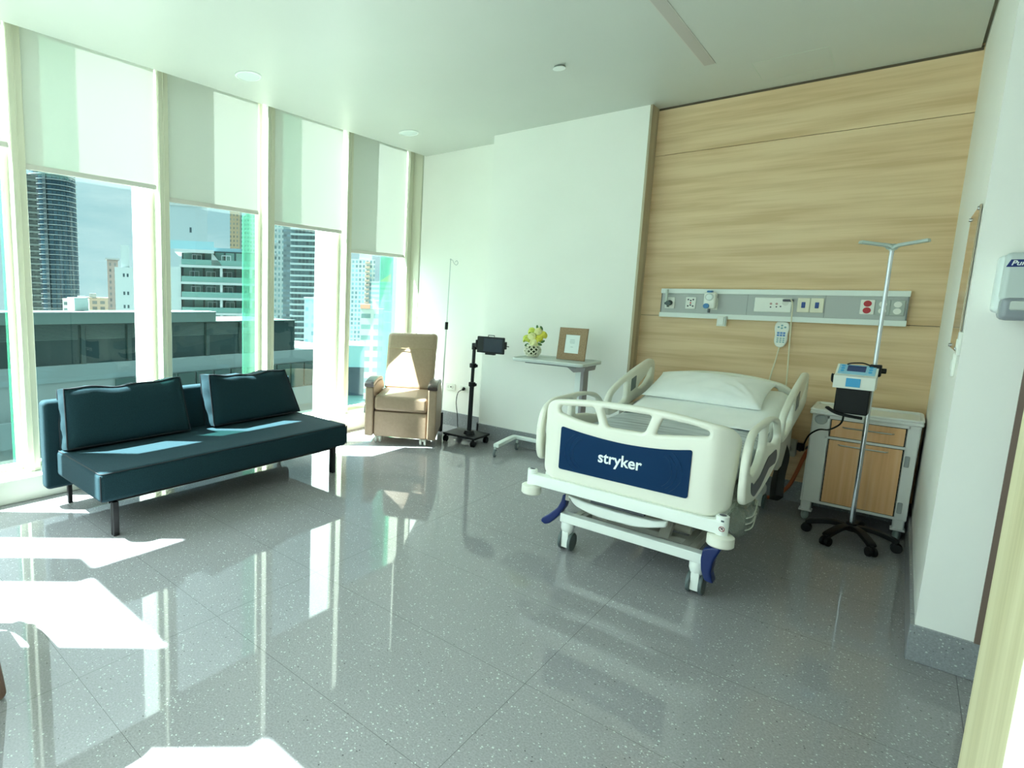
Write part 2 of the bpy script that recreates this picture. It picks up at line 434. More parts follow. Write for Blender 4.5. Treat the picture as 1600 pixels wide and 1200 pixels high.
struct(MB().box(.338, 1.8, YR+.1, YR+.3, 0, 3.2).build('wall_passage', wall_paint))
struct(MB().box(1.6, 1.8, -.95, 3.4, 0, 3.2).build('wall_passage_side', wall_paint))
struct(MB().box(.165, .30, RY-.2, 1.135, 0, 3.2).box(.18, .30, 1.135, 1.495, 0, 3.2).build('wall_right_near', wall_paint))
struct(MB().box(.165, .30, 1.135, 1.50, .0, 2.6, .003, 1).build('door_2', wood_door))
def skirting(n, x0, x1, y0, y1):
    struct(MB().box(x0, x1, y0, y1, 0, .155, .002, 1).build('baseboard_'+n, base_mat))
skirting('back', -4.2, -3.135, YB-.014, YB+.01)
skirting('middle', -3.134, -1.66, YP-.014, YP+.01)
skirting('middle_side', -3.134, -3.11, YP-.014, YB)
skirting('headboard', -1.66, XR-.014, YW-.012, YW+.01)
skirting('right', XR-.014, XR+.01, YR+.112, YW)
skirting('right_end', XR-.014, .56, YR-.014, YR+.11)

# window line: a low curb, cream mullions with a groove, tinted panes, outside fins and green strips
struct(MB().box(-4.62, -4.2, -.76, YB, 0, .165, .004, 1).build('trim_3', sill_paint))
struct(MB().box(-4.415, -4.155, -.5, 5.6, 3.24, 3.36).build('wall_left', frame_paint))
def mullion(y0, y1, par, name='mullion', ref=None):
    b = MB().box(-4.43, -4.32, y0, y1, .165, 3.3, .003, 1)
    b.box(-4.47, -4.428, y0-.035, y1+.02, .165, 4.6, .003, 1).box(-4.318, -4.312, y0+.034, y0+.04, .165, 3.3)
    return b.build(name, frame_paint, par)
MULL = [(.155, .235), (1.18, 1.26), (2.205, 2.285), (3.255, 3.335), (4.285, 4.36)]
FIN = ['white', 'glass', 'white', 'glass', 'white']
def window(n, y0, y1, mull, fin):
    w = bpy.data.objects.new('window_%d' % n, None); COL.objects.link(w); w['kind'] = 'structure'
    w.location = (GX, (y0+y1)/2, .165)
    MB().box(GX-.005, GX+.005, y0, y1, .165, 4.6).build('pane', glass, w)
    MB().box(GX-.02, GX+.03, y0, y1, .165, .195, .003, 1).build('bottom_rail', frame_paint, w)
    if mull:
        mullion(*mull, w)
        ym = (mull[0]+mull[1])/2
        if fin == 'white': MB().box(-4.81, -4.475, ym-.045, ym+.02, -3.5, 6.5).build('outside_fin', fin_paint, w)
        elif fin == 'glass': MB().box(-4.76, -4.475, ym-.02, ym-.008, -3.5, 6.5).build('outside_green_strip', strip_glass, w)  # thin translucent green strip outside the post
    return w
ys = [(-.70, .12), (.27, 1.145), (2.0, 2.0)]
w0 = window(1, -.50, .12, MULL[0], 'white')
window(2, .27, 1.145, MULL[1], 'glass')
window(3, 1.28, 2.17, MULL[2], 'white')
window(4, 2.305, 3.22, MULL[3], 'glass')
window(5, 3.355, 4.25, MULL[4], 'white')
w5 = window(6, 4.38, 5.30, None, None)
MB().box(-4.47, -4.32, 5.30, YB+.01, .165, 3.3, .003, 1).build('mullion', frame_paint, w5)
MB().box(-4.325, -4.195, 5.368, YB+.01, .165, 3.3, .002, 1).build('jamb_lining', frame_paint, w5)
MB().box(-4.195, -4.187, 5.376, YB+.01, .165, 3.2).build('jamb_joint', mat('joint_line', (188, 192, 176), .7), w5)  # joint line, slightly darker than the jamb
MB().box(-4.76, -4.475, 5.315, 5.327, -3.5, 6.5).build('outside_green_strip', strip_glass, w5)
def blind_parts(par, y0, y1, zb, x=-4.365):
    b = MB(); n = 14
    for i in range(n):
        ya, yc = y0+(y1-y0)*i/n, y0+(y1-y0)*(i+1)/n
        b.quad((x, ya, 3.235), (x, yc, 3.235), (x, yc, zb+.03), (x, ya, zb+.03))
    f = b.build('fabric', blind_fabric, par)
    MB().box(x-.012, x+.012, y0-.003, y1+.003, zb, zb+.036, .005, 2).build('hem_bar', hem_mat, par)
    MB().cyl((x-.02, y0, 3.215), (x-.02, y1, 3.215), .022).build('roller', white_plastic, par)
for y0, y1, zb, lab in ((.245, 1.17, 2.36, 'white roller blind at the left border, left of the foremost full cream window post'),
                        (1.262, 2.195, 2.243, 'white roller blind half down over the window showing the round glass tower'),
                        (2.292, 3.175, 2.166, 'white roller blind over the window with the balcony block, left part darker'),
                        (3.345, 4.245, 2.096, 'white roller blind over the third visible window, behind the right end of the daybed'),
                        (4.37, 5.29, 1.912, 'white roller blind pulled lowest, over the narrowest window behind the recliner')):
    t = thing('roller_blind', lab, 'blind', (-4.365, (y0+y1)/2, zb), 0, 'roller blinds along the window wall')
    blind_parts(t, y0, y1, zb)

# facade behind the camera (corner room): same curb and posts
struct(MB().box(-4.62, .30, RY-.2, RY+.22, 0, .165).build('trim_4', sill_paint))
b = MB().box(-4.62, -4.36, RY-.06, RY+.06, .165, 3.34).box(-3.49, -2.90, RY-.06, RY+.1, .165, 3.34).box(-.75, .30, RY-.12, RY+.1, .165, 3.34)
b.box(-1.86, -1.78, RY-.02, RY+.1, .165, 3.34).box(-4.42, 1.8, RY+.05, -.25, 3.24, 3.36).box(.30, 1.8, RY-.12, RY+.1, 0, 3.34)
struct(b.build('wall_front', frame_paint))
for n, (x0, x1) in enumerate(((-4.36, -3.49), (-2.90, -1.86), (-1.78, -.75))):
    w = bpy.data.objects.new('window_%d' % (7+n), None); COL.objects.link(w); w['kind'] = 'structure'
    w.location = (x0, RY, .165)
    MB().box(x0, x1, RY-.005, RY+.005, .165, 4.6).build('pane', glass, w)

# ceiling fittings
t = thing('strip_light', 'long grey recessed strip light in the ceiling above the bed', 'light', (-1.133, 2.0, ZC))
MB().box(-1.168, -1.097, -.6, 4.525, ZC-.003, ZC+.002).build('frame', mat('strip_frame', (200, 196, 188), .5), t)
MB().box(-1.162, -1.103, -.59, 4.519, ZC-.004, ZC+.002).build('diffuser', mat('strip_diffuser', (182, 176, 170), .5), t)
for y, lab in ((2.613, 'round white ceiling speaker nearer the camera, above the daybed'), (4.512, 'round white ceiling speaker farther away, above the recliner')):
    t = thing('ceiling_speaker', lab, 'speaker', (-3.715, y, ZC), 0, 'round ceiling speakers')
    MB().lathe([(.098, 0), (.098, -.006), (.088, -.010), (.084, -.006), (.084, 0)], (-3.715, y, ZC), 40).build('rim', white_metal, t)
    MB().lathe([(.084, 0), (.084, -.005), (.05, -.007), (0, -.008)], (-3.715, y, ZC), 40).build('grille', mat('speaker_grille', (206, 218, 214), .6), t)
t = thing('sprinkler', 'small round sprinkler cover plate in the middle of the ceiling', 'sprinkler', (-1.905, 3.915, ZC))
MB().cyl((-1.905, 3.915, ZC-.012), (-1.905, 3.915, ZC-.016), .042, seg=28).build('cover_plate', white_metal, t)
MB().cyl((-1.905, 3.915, ZC-.013), (-1.905, 3.915, ZC+.001), .034, seg=28).build('collar', mat('sprinkler_gap', (120, 128, 120), .6), t)
t = thing('access_panel', 'flush square access panel in the ceiling just before the oak wall', 'panel', (-.723, 4.88, ZC))
b = MB()
for x0, x1, y0, y1 in ((-.925, -.521, 4.68, 4.684), (-.925, -.521, 5.076, 5.08), (-.925, -.921, 4.68, 5.08), (-.525, -.521, 4.68, 5.08)): b.box(x0, x1, y0, y1, ZC-.0015, ZC+.001)
b.build('edge', mat('panel_edge', (196, 206, 194), .5), t)
MB().box(-.920, -.526, 4.685, 5.075, ZC-.001, ZC+.001).build('panel', ceiling_paint, t)

# ---------------------------------------------------------------- the city outside
def facade_mat(name, wall, win, cw, ch, fw, fh, rough=.6, win2=None):
    m = mat(name, wall, rough); N, L, p = nodes(m)
    tc = N.new('ShaderNodeTexCoord'); sep = N.new('ShaderNodeSeparateXYZ'); L.new(tc.outputs['Object'], sep.inputs[0])
    u = N.new('ShaderNodeMath'); u.operation = 'ADD'; L.new(sep.outputs['X'], u.inputs[0]); L.new(sep.outputs['Y'], u.inputs[1])
    def cell(src, size, frac):
        d = N.new('ShaderNodeMath'); d.operation = 'DIVIDE'; L.new(src, d.inputs[0]); d.inputs[1].default_value = size
        f = N.new('ShaderNodeMath'); f.operation = 'FRACT'; L.new(d.outputs[0], f.inputs[0])
        s = N.new('ShaderNodeMath'); s.operation = 'SUBTRACT'; L.new(f.outputs[0], s.inputs[0]); s.inputs[1].default_value = .5
        a = N.new('ShaderNodeMath'); a.operation = 'ABSOLUTE'; L.new(s.outputs[0], a.inputs[0])
        l = N.new('ShaderNodeMath'); l.operation = 'LESS_THAN'; L.new(a.outputs[0], l.inputs[0]); l.inputs[1].default_value = frac/2
        return l.outputs[0], d.outputs[0]
    a, da = cell(u.outputs[0], cw, fw); b, db = cell(sep.outputs['Z'], ch, fh)
    mu = N.new('ShaderNodeMath'); mu.operation = 'MULTIPLY'; L.new(a, mu.inputs[0]); L.new(b, mu.inputs[1])
    fl1 = N.new('ShaderNodeMath'); fl1.operation = 'FLOOR'; L.new(da, fl1.inputs[0]); fl2 = N.new('ShaderNodeMath'); fl2.operation = 'FLOOR'; L.new(db, fl2.inputs[0])
    cv = N.new('ShaderNodeCombineXYZ'); L.new(fl1.outputs[0], cv.inputs[0]); L.new(fl2.outputs[0], cv.inputs[1])
    wn = N.new('ShaderNodeTexWhiteNoise'); L.new(cv.outputs[0], wn.inputs['Vector'])
    mw = N.new('ShaderNodeMix'); mw.data_type = 'RGBA'; L.new(wn.outputs['Value'], mw.inputs[0])
    mw.inputs[6].default_value = (*lin(win), 1); mw.inputs[7].default_value = (*lin(win2 or tuple(min(255, int(c*1.5)+8) for c in win)), 1)
    mx = N.new('ShaderNodeMix'); mx.data_type = 'RGBA'; L.new(mu.outputs[0], mx.inputs[0])
    mx.inputs[6].default_value = (*lin(wall), 1); L.new(mw.outputs[2], mx.inputs[7]); L.new(mx.outputs[2], p.inputs['Base Color'])
    return m
conc = mat('pale_concrete', (132, 142, 142), .7)
white_wall = mat('white_render', (146, 158, 158), .6)
dark_glass = mat('dark_facade_glass', (38, 58, 66), .15)
grey_slab = mat('grey_slab', (128, 134, 132), .7)
EYE = 1.46
def bld(name, label, D, cx, cy, w, zt, ang, k=1.0, dep=None, rz=0):
    """distance-true block: position, width and top found at distance D, carried out to k*D along the sight line"""
    t = thing(name, label, 'building', (cx*k, cy*k, -40), ang-PI/2+rz, 'towers and blocks outside the windows')
    return t, w*k, 40+EYE+(zt-EYE)*k
def block(t, w, h, m, dep, part='body', x=0, y0=0, z0=0):
    return MB().box(x-w/2, x+w/2, y0, y0+dep, z0, h).build(part, m, t, False)

# round glass tower
t, w, h = bld('round_tower', 'tall round dark glass tower with thin white floor edges, outside the leftmost full window', 160, -152.0, 50.0, 10.6, 48, 2.825, 2.6)
R = w/2
MB().lathe([(R*.97, 0), (R*.97, h)], (0, R, 0), 56).build('glass_shaft', facade_mat('tower_glass', (16, 34, 42), (18, 48, 62), 2.6, 3.1, .8, .75, .2, (40, 70, 82)), t, False)
b = MB(); z = h-.5
while z > 20:
    b.lathe([(R*.95, z), (R*1.02, z), (R*1.02, z+.24), (R*.95, z+.24)], (0, R, 0), 56); z -= 3.12
b.build('floor_edges', white_wall, t, False)
b = MB()
for k in range(12):
    an = PI*1.08+k*.028*6; 
MB().box(-R*.42, -R*.30, -R*.02, R*.2, 0, h).build('balcony_stack', facade_mat('balcony_stack', (88, 98, 100), (30, 42, 48), 4, 3.12, .7, .6), t, False)
# residential tower beside it
t, w, h = bld('apartment_tower', 'brown grey apartment tower with stacked balconies, left of the round glass tower', 130, -124.9, 36.2, 3.5, 23, 2.860, 2.6)
block(t, w, h, facade_mat('apartment_front', (76, 84, 80), (26, 34, 34), 3.0, 3.2, .6, .55), 12)
z = h-3.2
while z > 30: MB().box(-w/2-.6, w/2+.6, -1.4, 0, z, z+.9).build('balcony', mat('balcony_grey', (84, 94, 90), .7), t, False); z -= 3.2
block(t, w*.5, h+6, grey_slab, 8, 'roof_core', -w*.25, 2, h)
# white block with stair tower
t, w, h = bld('white_apartment_block', 'white blank-walled block with a few small windows, right of the round glass tower', 110, -100.2, 45.3, 5.3, 5.3, 2.717, 2.2)
block(t, w, h, white_wall, 14)
block(t, w*.27, h+8.6, white_wall, 6, 'stair_tower', -w*.17, 1, h-2)
for x in (-w*.22, -w*.10):
    for z in (h-2.4, h-9.4, h-14.6): MB().box(x-.35, x+.35, -.05, .1, z-1.3, z).build('window', dark_glass, t, False)
t, w, h = bld('brown_apartment_slab', 'narrow brown slab with a flat roof edge, against the white block', 150, -138.3, 58.1, 2.4, 8.4, 2.744, 2.2)
block(t, w, h, facade_mat('brown_front', (126, 112, 104), (60, 60, 60), 2.4, 3.1, .4, .5), 12)
block(t, w*1.3, h+.8, grey_slab, 14, 'roof_edge', 0, -1, h)
t, w, h = bld('low_block', 'low pale block with balconies at the foot of the round tower', 200, -188.3, 67.3, 7.6, -2.0, 2.798, 1.6)
block(t, w, h, facade_mat('low_front', (190, 190, 176), (70, 84, 84), 3, 3.2, .7, .5), 14)
block(t, w*.3, h+1.6, conc, 5, 'roof_hut', w*.2, 2, h)
t, w, h = bld('low_block', 'low tan block on the skyline between round tower and white block', 220, -204.7, 80.7, 9, -1.7, 2.766, 1.6)
block(t, w, h, facade_mat('tan_front', (176, 160, 138), (80, 84, 80), 4, 3.2, .6, .55), 14)
block(t, w*.25, h+2.2, conc, 5, 'roof_hut', -w*.2, 2, h)
# blank pale slab
t, w, h = bld('blank_tower', 'pale blue blank end wall of a tall slab with one tiny opening', 140, -122.2, 68.4, 9.9, 20.8, 2.632, 2.2)
block(t, w, h, mat('pale_blue_wall', (126, 142, 146), .8), 20)
MB().box(w*.12-.5, w*.12+.5, -.06, .1, h-13, h-10.4).build('opening', dark_glass, t, False)
MB().box(-w/2-.3, w/2+.3, -.4, 20, h, h+1.4).build('roof_edge', conc, t, False)
# balcony block
t, w, h = bld('balcony_block', 'white apartment block with deep glazed balconies, seen over the podium roof', 60, -50.9, 31.8, 9.4, 5.5, 2.584, 1.9)
zz = lambda y: h-(y-393)*.1228
uu = lambda x: (x-336)*.1211
MB().box(uu(284), uu(420), 2.2, 14, 20, zz(392)).build('glazed_body', facade_mat('balcony_glazing', (34, 52, 52), (52, 86, 82), 2.0, 2.9, .8, .8, .2, (90, 120, 112)), t, False)
MB().box(uu(262), uu(283), .6, 14, 20, zz(419)).build('end_wall', white_wall, t, False)
for yv in (417, 443, 467, 491, 515): MB().box(uu(281), uu(420), 0, 4, zz(yv)-.25, zz(yv)+.2).build('balcony_slab', white_wall, t, False)
MB().box(uu(274), uu(334), -.2, 14, zz(394)-.3, zz(394)+.25).build('roof_slab', white_wall, t, False)
for x in (345, 392): MB().box(uu(x)-.25, uu(x)+.25, .2, 3, 20, zz(417)).build('column', white_wall, t, False)
MB().prism([(uu(330), zz(394)), (uu(345), zz(413)), (uu(345), zz(419)), (uu(330), zz(419))], .1, .5).build('sloped_wall', conc, t, False)
for y0, y1 in ((0, 0),): pass
for yv in (417, 443, 467, 491): MB().box(uu(284), uu(420), .1, .16, zz(yv)+.2, zz(yv)+1.25).build('balustrade', mat('balustrade_glass', (92, 128, 122), .15), t, False)
for i, (x, yv) in enumerate(((300, 417), (346, 417), (296, 443), (322, 443), (348, 443), (298, 467), (322, 467), (349, 467), (324, 491), (352, 491))):
    b = MB()
    for k in range(3): b.box(uu(x)+k*.85-.07, uu(x)+k*.85+.07, 2.0, 2.25, zz(yv)+.2, zz(yv)+2.3)
    b.box(uu(x)-.07, uu(x)+1.77, 2.0, 2.25, zz(yv)+2.2, zz(yv)+2.34).build('window', white_wall, t, False)
MB().box(uu(262), uu(334), .2, .3, zz(394)+.3, zz(382)+.4).box(uu(334), uu(378), 3, 3.1, zz(394)-.6, zz(386)).build('roof_balustrade', mat('pale_glass', (120, 156, 164), .2), t, False)
MB().box(uu(362), uu(420), 3, 14, zz(398)-3, zz(398)+.3).build('roof_room', grey_slab, t, False)
# towers to the right
t, w, h = bld('apartment_tower', 'tall tower with fine balconies behind the balcony block, cut by the blind', 170, -139.3, 97.4, 7.8, 26, 2.532, 2.6)
block(t, w, h, facade_mat('fine_front', (140, 150, 146), (52, 70, 74), 2.2, 3.1, .55, .5), 20)
block(t, w*.35, h-4, facade_mat('ochre_front', (128, 116, 92), (60, 66, 62), 2.4, 3.1, .4, .5), 6, 'ochre_bay', -w*.42, -4)
z = h-3
while z > 40: MB().box(-w*.05, w*.12, -1.2, 0, z, z+1.1).build('balcony', white_wall, t, False); z -= 3.1
t, w, h = bld('apartment_tower', 'slender pale tower at the left edge of the third window', 140, -110.4, 86.1, 2.8, 22, 2.479, 2.5)
block(t, w, h, facade_mat('pale_front', (140, 154, 152), (66, 88, 90), 2.2, 3.2, .5, .55), 10)
z = h-3
while z > 20: MB().box(-w*.5, -w*.1, -1.0, 0, z, z+1.0).build('balcony', white_wall, t, False); z -= 6.4
t, w, h = bld('office_tower', 'dark grey office tower with faint floors, left of the striped tower', 150, -116.8, 94.1, 2.8, 25, 2.463, 2.5)
block(t, w, h, facade_mat('grey_glass_front', (88, 104, 106), (62, 78, 84), 3.2, 3.2, .9, .45), 10)
block(t, w*.6, h+4, grey_slab, 5, 'roof_plant', 0, 2, h)
t, w, h = bld('striped_tower', 'wide tower striped by balcony floors, in the third window', 120, -91.0, 78.3, 6.3, 19, 2.431, 2.5)
block(t, w, h, facade_mat('striped_front', (74, 92, 94), (40, 56, 60), 1.9, 3.0, .7, .8), 16)
z = h-2
while z > 5: MB().box(-w/2, w/2, -.9, 0, z, z+1.0).build('balcony', mat('striped_ledge', (126, 146, 146), .7), t, False); z -= 3.0
t, w, h = bld('white_tower', 'slim blue white tower beside the white fin of the third window', 100, -75.2, 65.9, 2.0, .5, 2.422, 2.2)
block(t, w, h, facade_mat('slim_front', (146, 170, 174), (90, 122, 130), 2.4, 3.1, .5, .5), 8)
MB().box(-w*.55, w*.55, -.3, 8, h, h+.8).build('roof_edge', white_wall, t, False)
t, w, h = bld('crowned_tower', 'pale tower with a stepped crown in the window behind the recliner', 190, -131.1, 137.5, 8.5, 13.3, 2.332, 2.2)
block(t, w, h, facade_mat('crowned_front', (150, 162, 160), (70, 98, 106), 2.6, 3.2, .6, .6), 14)
MB().box(-w*.12, w*.38, 2, 10, h, h+4.5).box(-w*.02, w*.22, 3, 8, h+4.5, h+9).box(w*.3, w*.38, 2, 8, h+4, h+8).build('crown', white_wall, t, False)
z = h-3
while z > 15: MB().box(w*.12, w*.3, -1.2, 0, z, z+1.3).build('balcony', mat('peach_ledge', (158, 140, 126), .7), t, False); z -= 3.2
t, w, h = bld('striped_tower', 'smaller striped tower right of the crowned tower, with a pitched ochre roof', 180, -119.7, 134.4, 6.1, 5.9, 2.298, 2.2)
block(t, w, h, facade_mat('stripe_low', (150, 166, 158), (80, 108, 104), 30, 3.2, 1.0, .5), 12)
MB().prism([(-w*.1, h), (w*.5, h), (w*.5, h+5.5)], 0, 10).build('roof', mat('ochre_roof', (190, 168, 98), .7), t, False)
t, w, h = bld('office_block', 'grey windowed block low in the window behind the recliner', 90, -60.8, 66.4, 3.7, -.6, 2.312, 1.8)
block(t, w, h, facade_mat('office_front', (150, 166, 156), (66, 92, 88), 3.6, 3.1, .75, .42), 4)
MB().box(-w*.52, -w*.1, -.3, 4, h, h+1.2).build('roof_edge', mat('terracotta', (186, 130, 104), .7), t, False)
t, w, h = bld('white_tower', 'blank white block with faint floor lines, right of the grey windowed block', 100, -66.2, 74.9, 3.6, 1.2, 2.295, 1.7)
block(t, w, h, facade_mat('white_lines', (170, 188, 188), (146, 168, 168), 40, 3.2, 1.0, .08), 8)
MB().box(-w*.5, w*.5, -.2, 8, h, h+.7).build('roof_edge', white_wall, t, False)
t, w, h = bld('teal_block', 'flat teal block at the bottom left of the window behind the recliner', 60, -42.2, 43.1, 2.6, -3.9, 2.339, 1.3)
block(t, w, h, mat('teal_wall', (112, 160, 156), .6), 8)
MB().box(-w*.5, w*.5, -.25, .0, h-7, h-3.0).build('glazing', dark_glass, t, False)
# podium building right across the street
X0 = -30
t = thing('podium_building', 'long grey podium building with a louvred window band directly across the street', 'building', (X0, 14, -40))
MB().box(-32.5, X0+.3, -14, 18.56, -.33, .24).build('parapet', mat('grey_parapet', (98, 122, 114), .7), t)
MB().box(-30.6, X0+.33, -14, 18.6, .22, .27).build('coping', white_wall, t)
MB().box(-36, X0-.15, -14, 25.05, -2.4, -.36).build('glazed_band', mat('band_glass', (30, 58, 54), .12), t)
y = -13.0
i = 0
while y < 25.2:
    MB().box(X0-.2, X0+.02, y-.1, y+.1, -2.4, -.33).build('band_post', mat('band_post', (56, 76, 70), .6), t)
    if y+2.4 < 25:
        b = MB(); z = -.42
        while z > -1.15: b.box(X0-.16, X0-.08, y+.16, y+2.18, z-.045, z); z -= .075
        b.build('louvre', mat('louvre', (82, 104, 96), .5), t)
    y += 2.4; i += 1
MB().box(-36, X0+.05, -14, 25.1, -.40, -.33).build('band_head', mat('band_post', (56, 76, 70), .6), t)
MB().box(-60, X0+.06, -14, 30, -3.25, -2.4).build('spandrel', mat('spandrel', (130, 148, 144), .7), t)
y = 12.5
while y < 29:
    MB().box(X0+.1, X0+.25, y, y+1.05, -4.9, -3.3).build('lower_window', mat('lower_glass', (62, 84, 76), .15), t); y += 1.2
MB().box(-60, X0+.3, -14, 30, -6.2, -4.95).build('lower_spandrel', mat('spandrel', (130, 148, 144), .7), t)
MB().box(-59, X0+.02, -13.8, 29.8, -39.9, -3.2).build('body', mat('podium_wall', (140, 152, 146), .7), t)
MB().box(X0-2.6, X0-1.6, 11.2, 11.9, .27, .95).build('roof_hut', conc, t)
g = MB().box(-900, -8, -500, 900, -41, -40).build('ground_outside', noise_mat('street', (92, 100, 98), (120, 124, 118), .02, .9)); struct(g)

# ---------------------------------------------------------------- daybed and its two cushions
t = thing('daybed', 'low dark teal upholstered daybed on black legs in front of the windows', 'sofa', (-3.56, 2.22, 0))
SX0, SX1, SY0, SY1 = -3.92, -3.205, 1.235, 3.24
s = MB().box(SX0, SX1, SY0, SY1, .225, .405, .03, 4).build('seat_cushion', sofa_fabric, t)
b = MB()
for z in (.398,):
    b.tube(fillet([(SX0+.01, SY0+.008), (SX1-.008, SY0+.008), (SX1-.008, SY1-.008), (SX0+.01, SY1-.008)], .03, 4) and
           [(x, y, z) for x, y in fillet([(SX0+.01, SY0+.008), (SX1-.008, SY0+.008), (SX1-.008, SY1-.008), (SX0+.01, SY1-.008)], .03, 4)], .004, 6, True, False)
b.tube([(SX1-.006, SY0+.006, .24), (SX1-.006, SY0+.006, .392)], .004, 6, False, False).tube([(SX1-.006, SY1-.006, .24), (SX1-.006, SY1-.006, .392)], .004, 6, False, False)
b.build('seam', piping_mat, s)
MB().box(-4.035, -3.93, 1.175, 3.23, .13, .725, .03, 4).build('backrest', sofa_fabric, t)
MB().box(SX0-.01, SX1-.06, SY0+.07, SY1-.07, .20, .228).build('base_frame', leg_black, t)
for x, y in ((-3.255, 1.335), (-3.27, 3.135), (-3.975, 1.33), (-3.975, 3.135)):
    b = MB()
    h = .21 if x > -3.5 else .14
    if x > -3.5: b.box(x-.022, x-.004, y-.018, y+.018, 0, h, .003, 1).box(x+.004, x+.022, y-.018, y+.018, 0, h, .003, 1)
    else: b.box(x-.014, x+.014, y-.014, y+.014, 0, h, .003, 1)
    b.build('leg', leg_black, t)
def box_cushion(BL, BR, TR, TL, th, label):
    t = thing('cushion', label, 'cushion', tuple(sum((Vector(p) for p in (BL, BR)), Vector())/2), 0, 'daybed cushions')
    BL, BR, TR, TL = map(Vector, (BL, BR, TR, TL))
    nrm = (BR-BL).cross(TL-BL).normalized()
    if nrm.x < 0: nrm = -nrm
    nu, nv = 28, 14
    def P(u, v): return BL*(1-u)*(1-v)+BR*u*(1-v)+TR*u*v+TL*(1-u)*v
    def rim(u, v): # softly pinched outline
        return P(u, v)
    bm = bmesh.new(); rnd = random.Random(len(label)+int(BL.y*10))
    ph = [rnd.uniform(0, 6) for _ in range(6)]
    def side(sgn):
        G = []
        for i in range(nu+1):
            row = []
            for j in range(nv+1):
                u, v = i/nu, j/nv
                e = (1-(2*u-1)**4)*(1-(2*v-1)**4)
                bulge = .030*math.sqrt(max(e, 0))*sgn
                sag = .018*math.sin(PI*u)**2*v**3 + .006*math.sin(u*17+ph[0])*v**4
                wr = .004*math.sin(u*23+ph[1]+3*v)*e*(v**2)*sgn
                off = (0 if sgn > 0 else -th)
                row.append(bm.verts.new(P(u, v) + nrm*(off+bulge+wr) - Vector((0, 0, sag))))
            G.append(row)
        for i in range(nu):
            for j in range(nv): bm.faces.new((G[i][j], G[i+1][j], G[i+1][j+1], G[i][j+1]))
        return G
    F, Bk = side(1), side(-1)
    def border(G): return [G[i][0] for i in range(nu+1)]+[G[nu][j] for j in range(1, nv+1)]+[G[i][nv] for i in range(nu-1, -1, -1)]+[G[0][j] for j in range(nv-1, 0, -1)]
    A, Bb = border(F), border(Bk); n = len(A)
    mid = []
    cen = sum((v.co for v in A), Vector())/n
    for k in range(n):
        c = (A[k].co+Bb[k].co)/2; d = (A[k].co-cen); d = d-nrm*d.dot(nrm)
        mid.append(bm.verts.new(c + d.normalized()*(.008+.006*math.sin(k*1.3))))
    for k in range(n):
        q = (k+1) % n
        bm.faces.new((A[k], A[q], mid[q], mid[k])); bm.faces.new((mid[k], mid[q], Bb[q], Bb[k]))
    ra = [tuple(v.co) for v in A]; rb = [tuple(v.co) for v in Bb]
    m = MB(); m.bm.free(); m.bm = bm
    c = m.build('cover', sofa_fabric, t, angle=60)
    MB().tube(ra, .0055, 8, True, False).build('piping', piping_mat, t)
    MB().tube(rb, .0055, 8, True, False).build('piping', piping_mat, t)
box_cushion((-3.775, 1.262, .425), (-3.775, 2.135, .425), (-3.845, 2.09, .815), (-3.845, 1.275, .815), .125,
            'large dark teal cushion with dark piping at the left end of the daybed')
box_cushion((-3.762, 2.33, .425), (-3.785, 3.215, .425), (-3.845, 3.085, .80), (-3.80, 2.31, .815), .125,
            'large dark teal cushion tilted at the right end of the daybed')

# ---------------------------------------------------------------- recliner (local frame: -Y is its front)
t = thing('recliner', 'beige vinyl hospital recliner with dark arm pads, in the far left corner', 'armchair', (-3.465, 4.235, 0), .545)
MB().box(-.262, .262, .03, .62, .085, .335, .015, 3).build('base', vinyl, t, False)
MB().box(-.262, .262, -.012, .028, .075, .328, .014, 3).build('footrest', vinyl, t, False)
MB().box(-.264, .264, -.025, .56, .335, .485, .035, 4).build('seat_cushion', vinyl, t, False)
bk = MB()
bm = panel_bm([fillet([(-.262, .0), (.262, .0), (.268, .6), (-.268, .6)], [.02, .02, .05, .05], 6)], .13, .035, [-.2, -.1, 0, .1, .2])
bk.add(bm, None, lambda x, y, z: (x, .60-z + .20*(y/.6) - .02*math.cos(PI*x/.54), .475+y*.975))
bo = bk.build('back_cushion', vinyl, t, False, 50)
MB().tube([(-.26, .66, .90), (0, .641, .902), (.26, .66, .90)], .003, 6).build('seam', mat('vinyl_seam', (150, 130, 98), .6), bo, False)
for sx in (-1, 1):
    x0, x1 = sorted((sx*.268, sx*.352))
    prof = fillet([(-.03, .075), (.64, .075), (.66, .40), (.52, .585), (.20, .60), (-.035, .575)], [.02, .02, .04, .1, .05, .03], 5)
    a = MB()
    bm = panel_bm([prof], x1-x0, .016)
    a.add(bm, None, lambda u, v, w, c=(x0+x1)/2: (c+w, u, v))
    arm = a.build('arm', vinyl, t, False)
    MB().tube([((x0+x1)/2, -.055, .588), ((x0+x1)/2, .0, .606), ((x0+x1)/2, .16, .622), ((x0+x1)/2, .36, .612), ((x0+x1)/2, .46, .585)], .02, 14, sq=(.047, .020)).build('arm_pad', brown_pad, arm, False)
MB().tube([(-.362, .16, .53), (-.370, .14, .40), (-.378, .13, .27)], .01, 10, sq=(.022, .008)).build('release_strap', black_plastic, t, False)
for x, y in ((-.225, .06), (.225, .06), (-.225, .56), (.225, .56)):
    b = MB()
    for d in (-.021, .021): b.cyl((x+d-.011, y, .036), (x+d+.011, y, .036), .036, seg=22, bev=.006)
    b.cyl((x, y, .036), (x, y, .09), .01).build('wheel', white_plastic, t, False)
tp = thing('drip_pole', 'thin steel drip pole with one looped hook, standing behind the recliner', 'pole', (-3.50, 5.02, 0))
px_, py_ = -3.545, 5.03
MB().tube([(px_, py_, .02), (px_+.022, py_, 1.15)], .0075, 10, False, False).build('lower_rod', steel, tp)
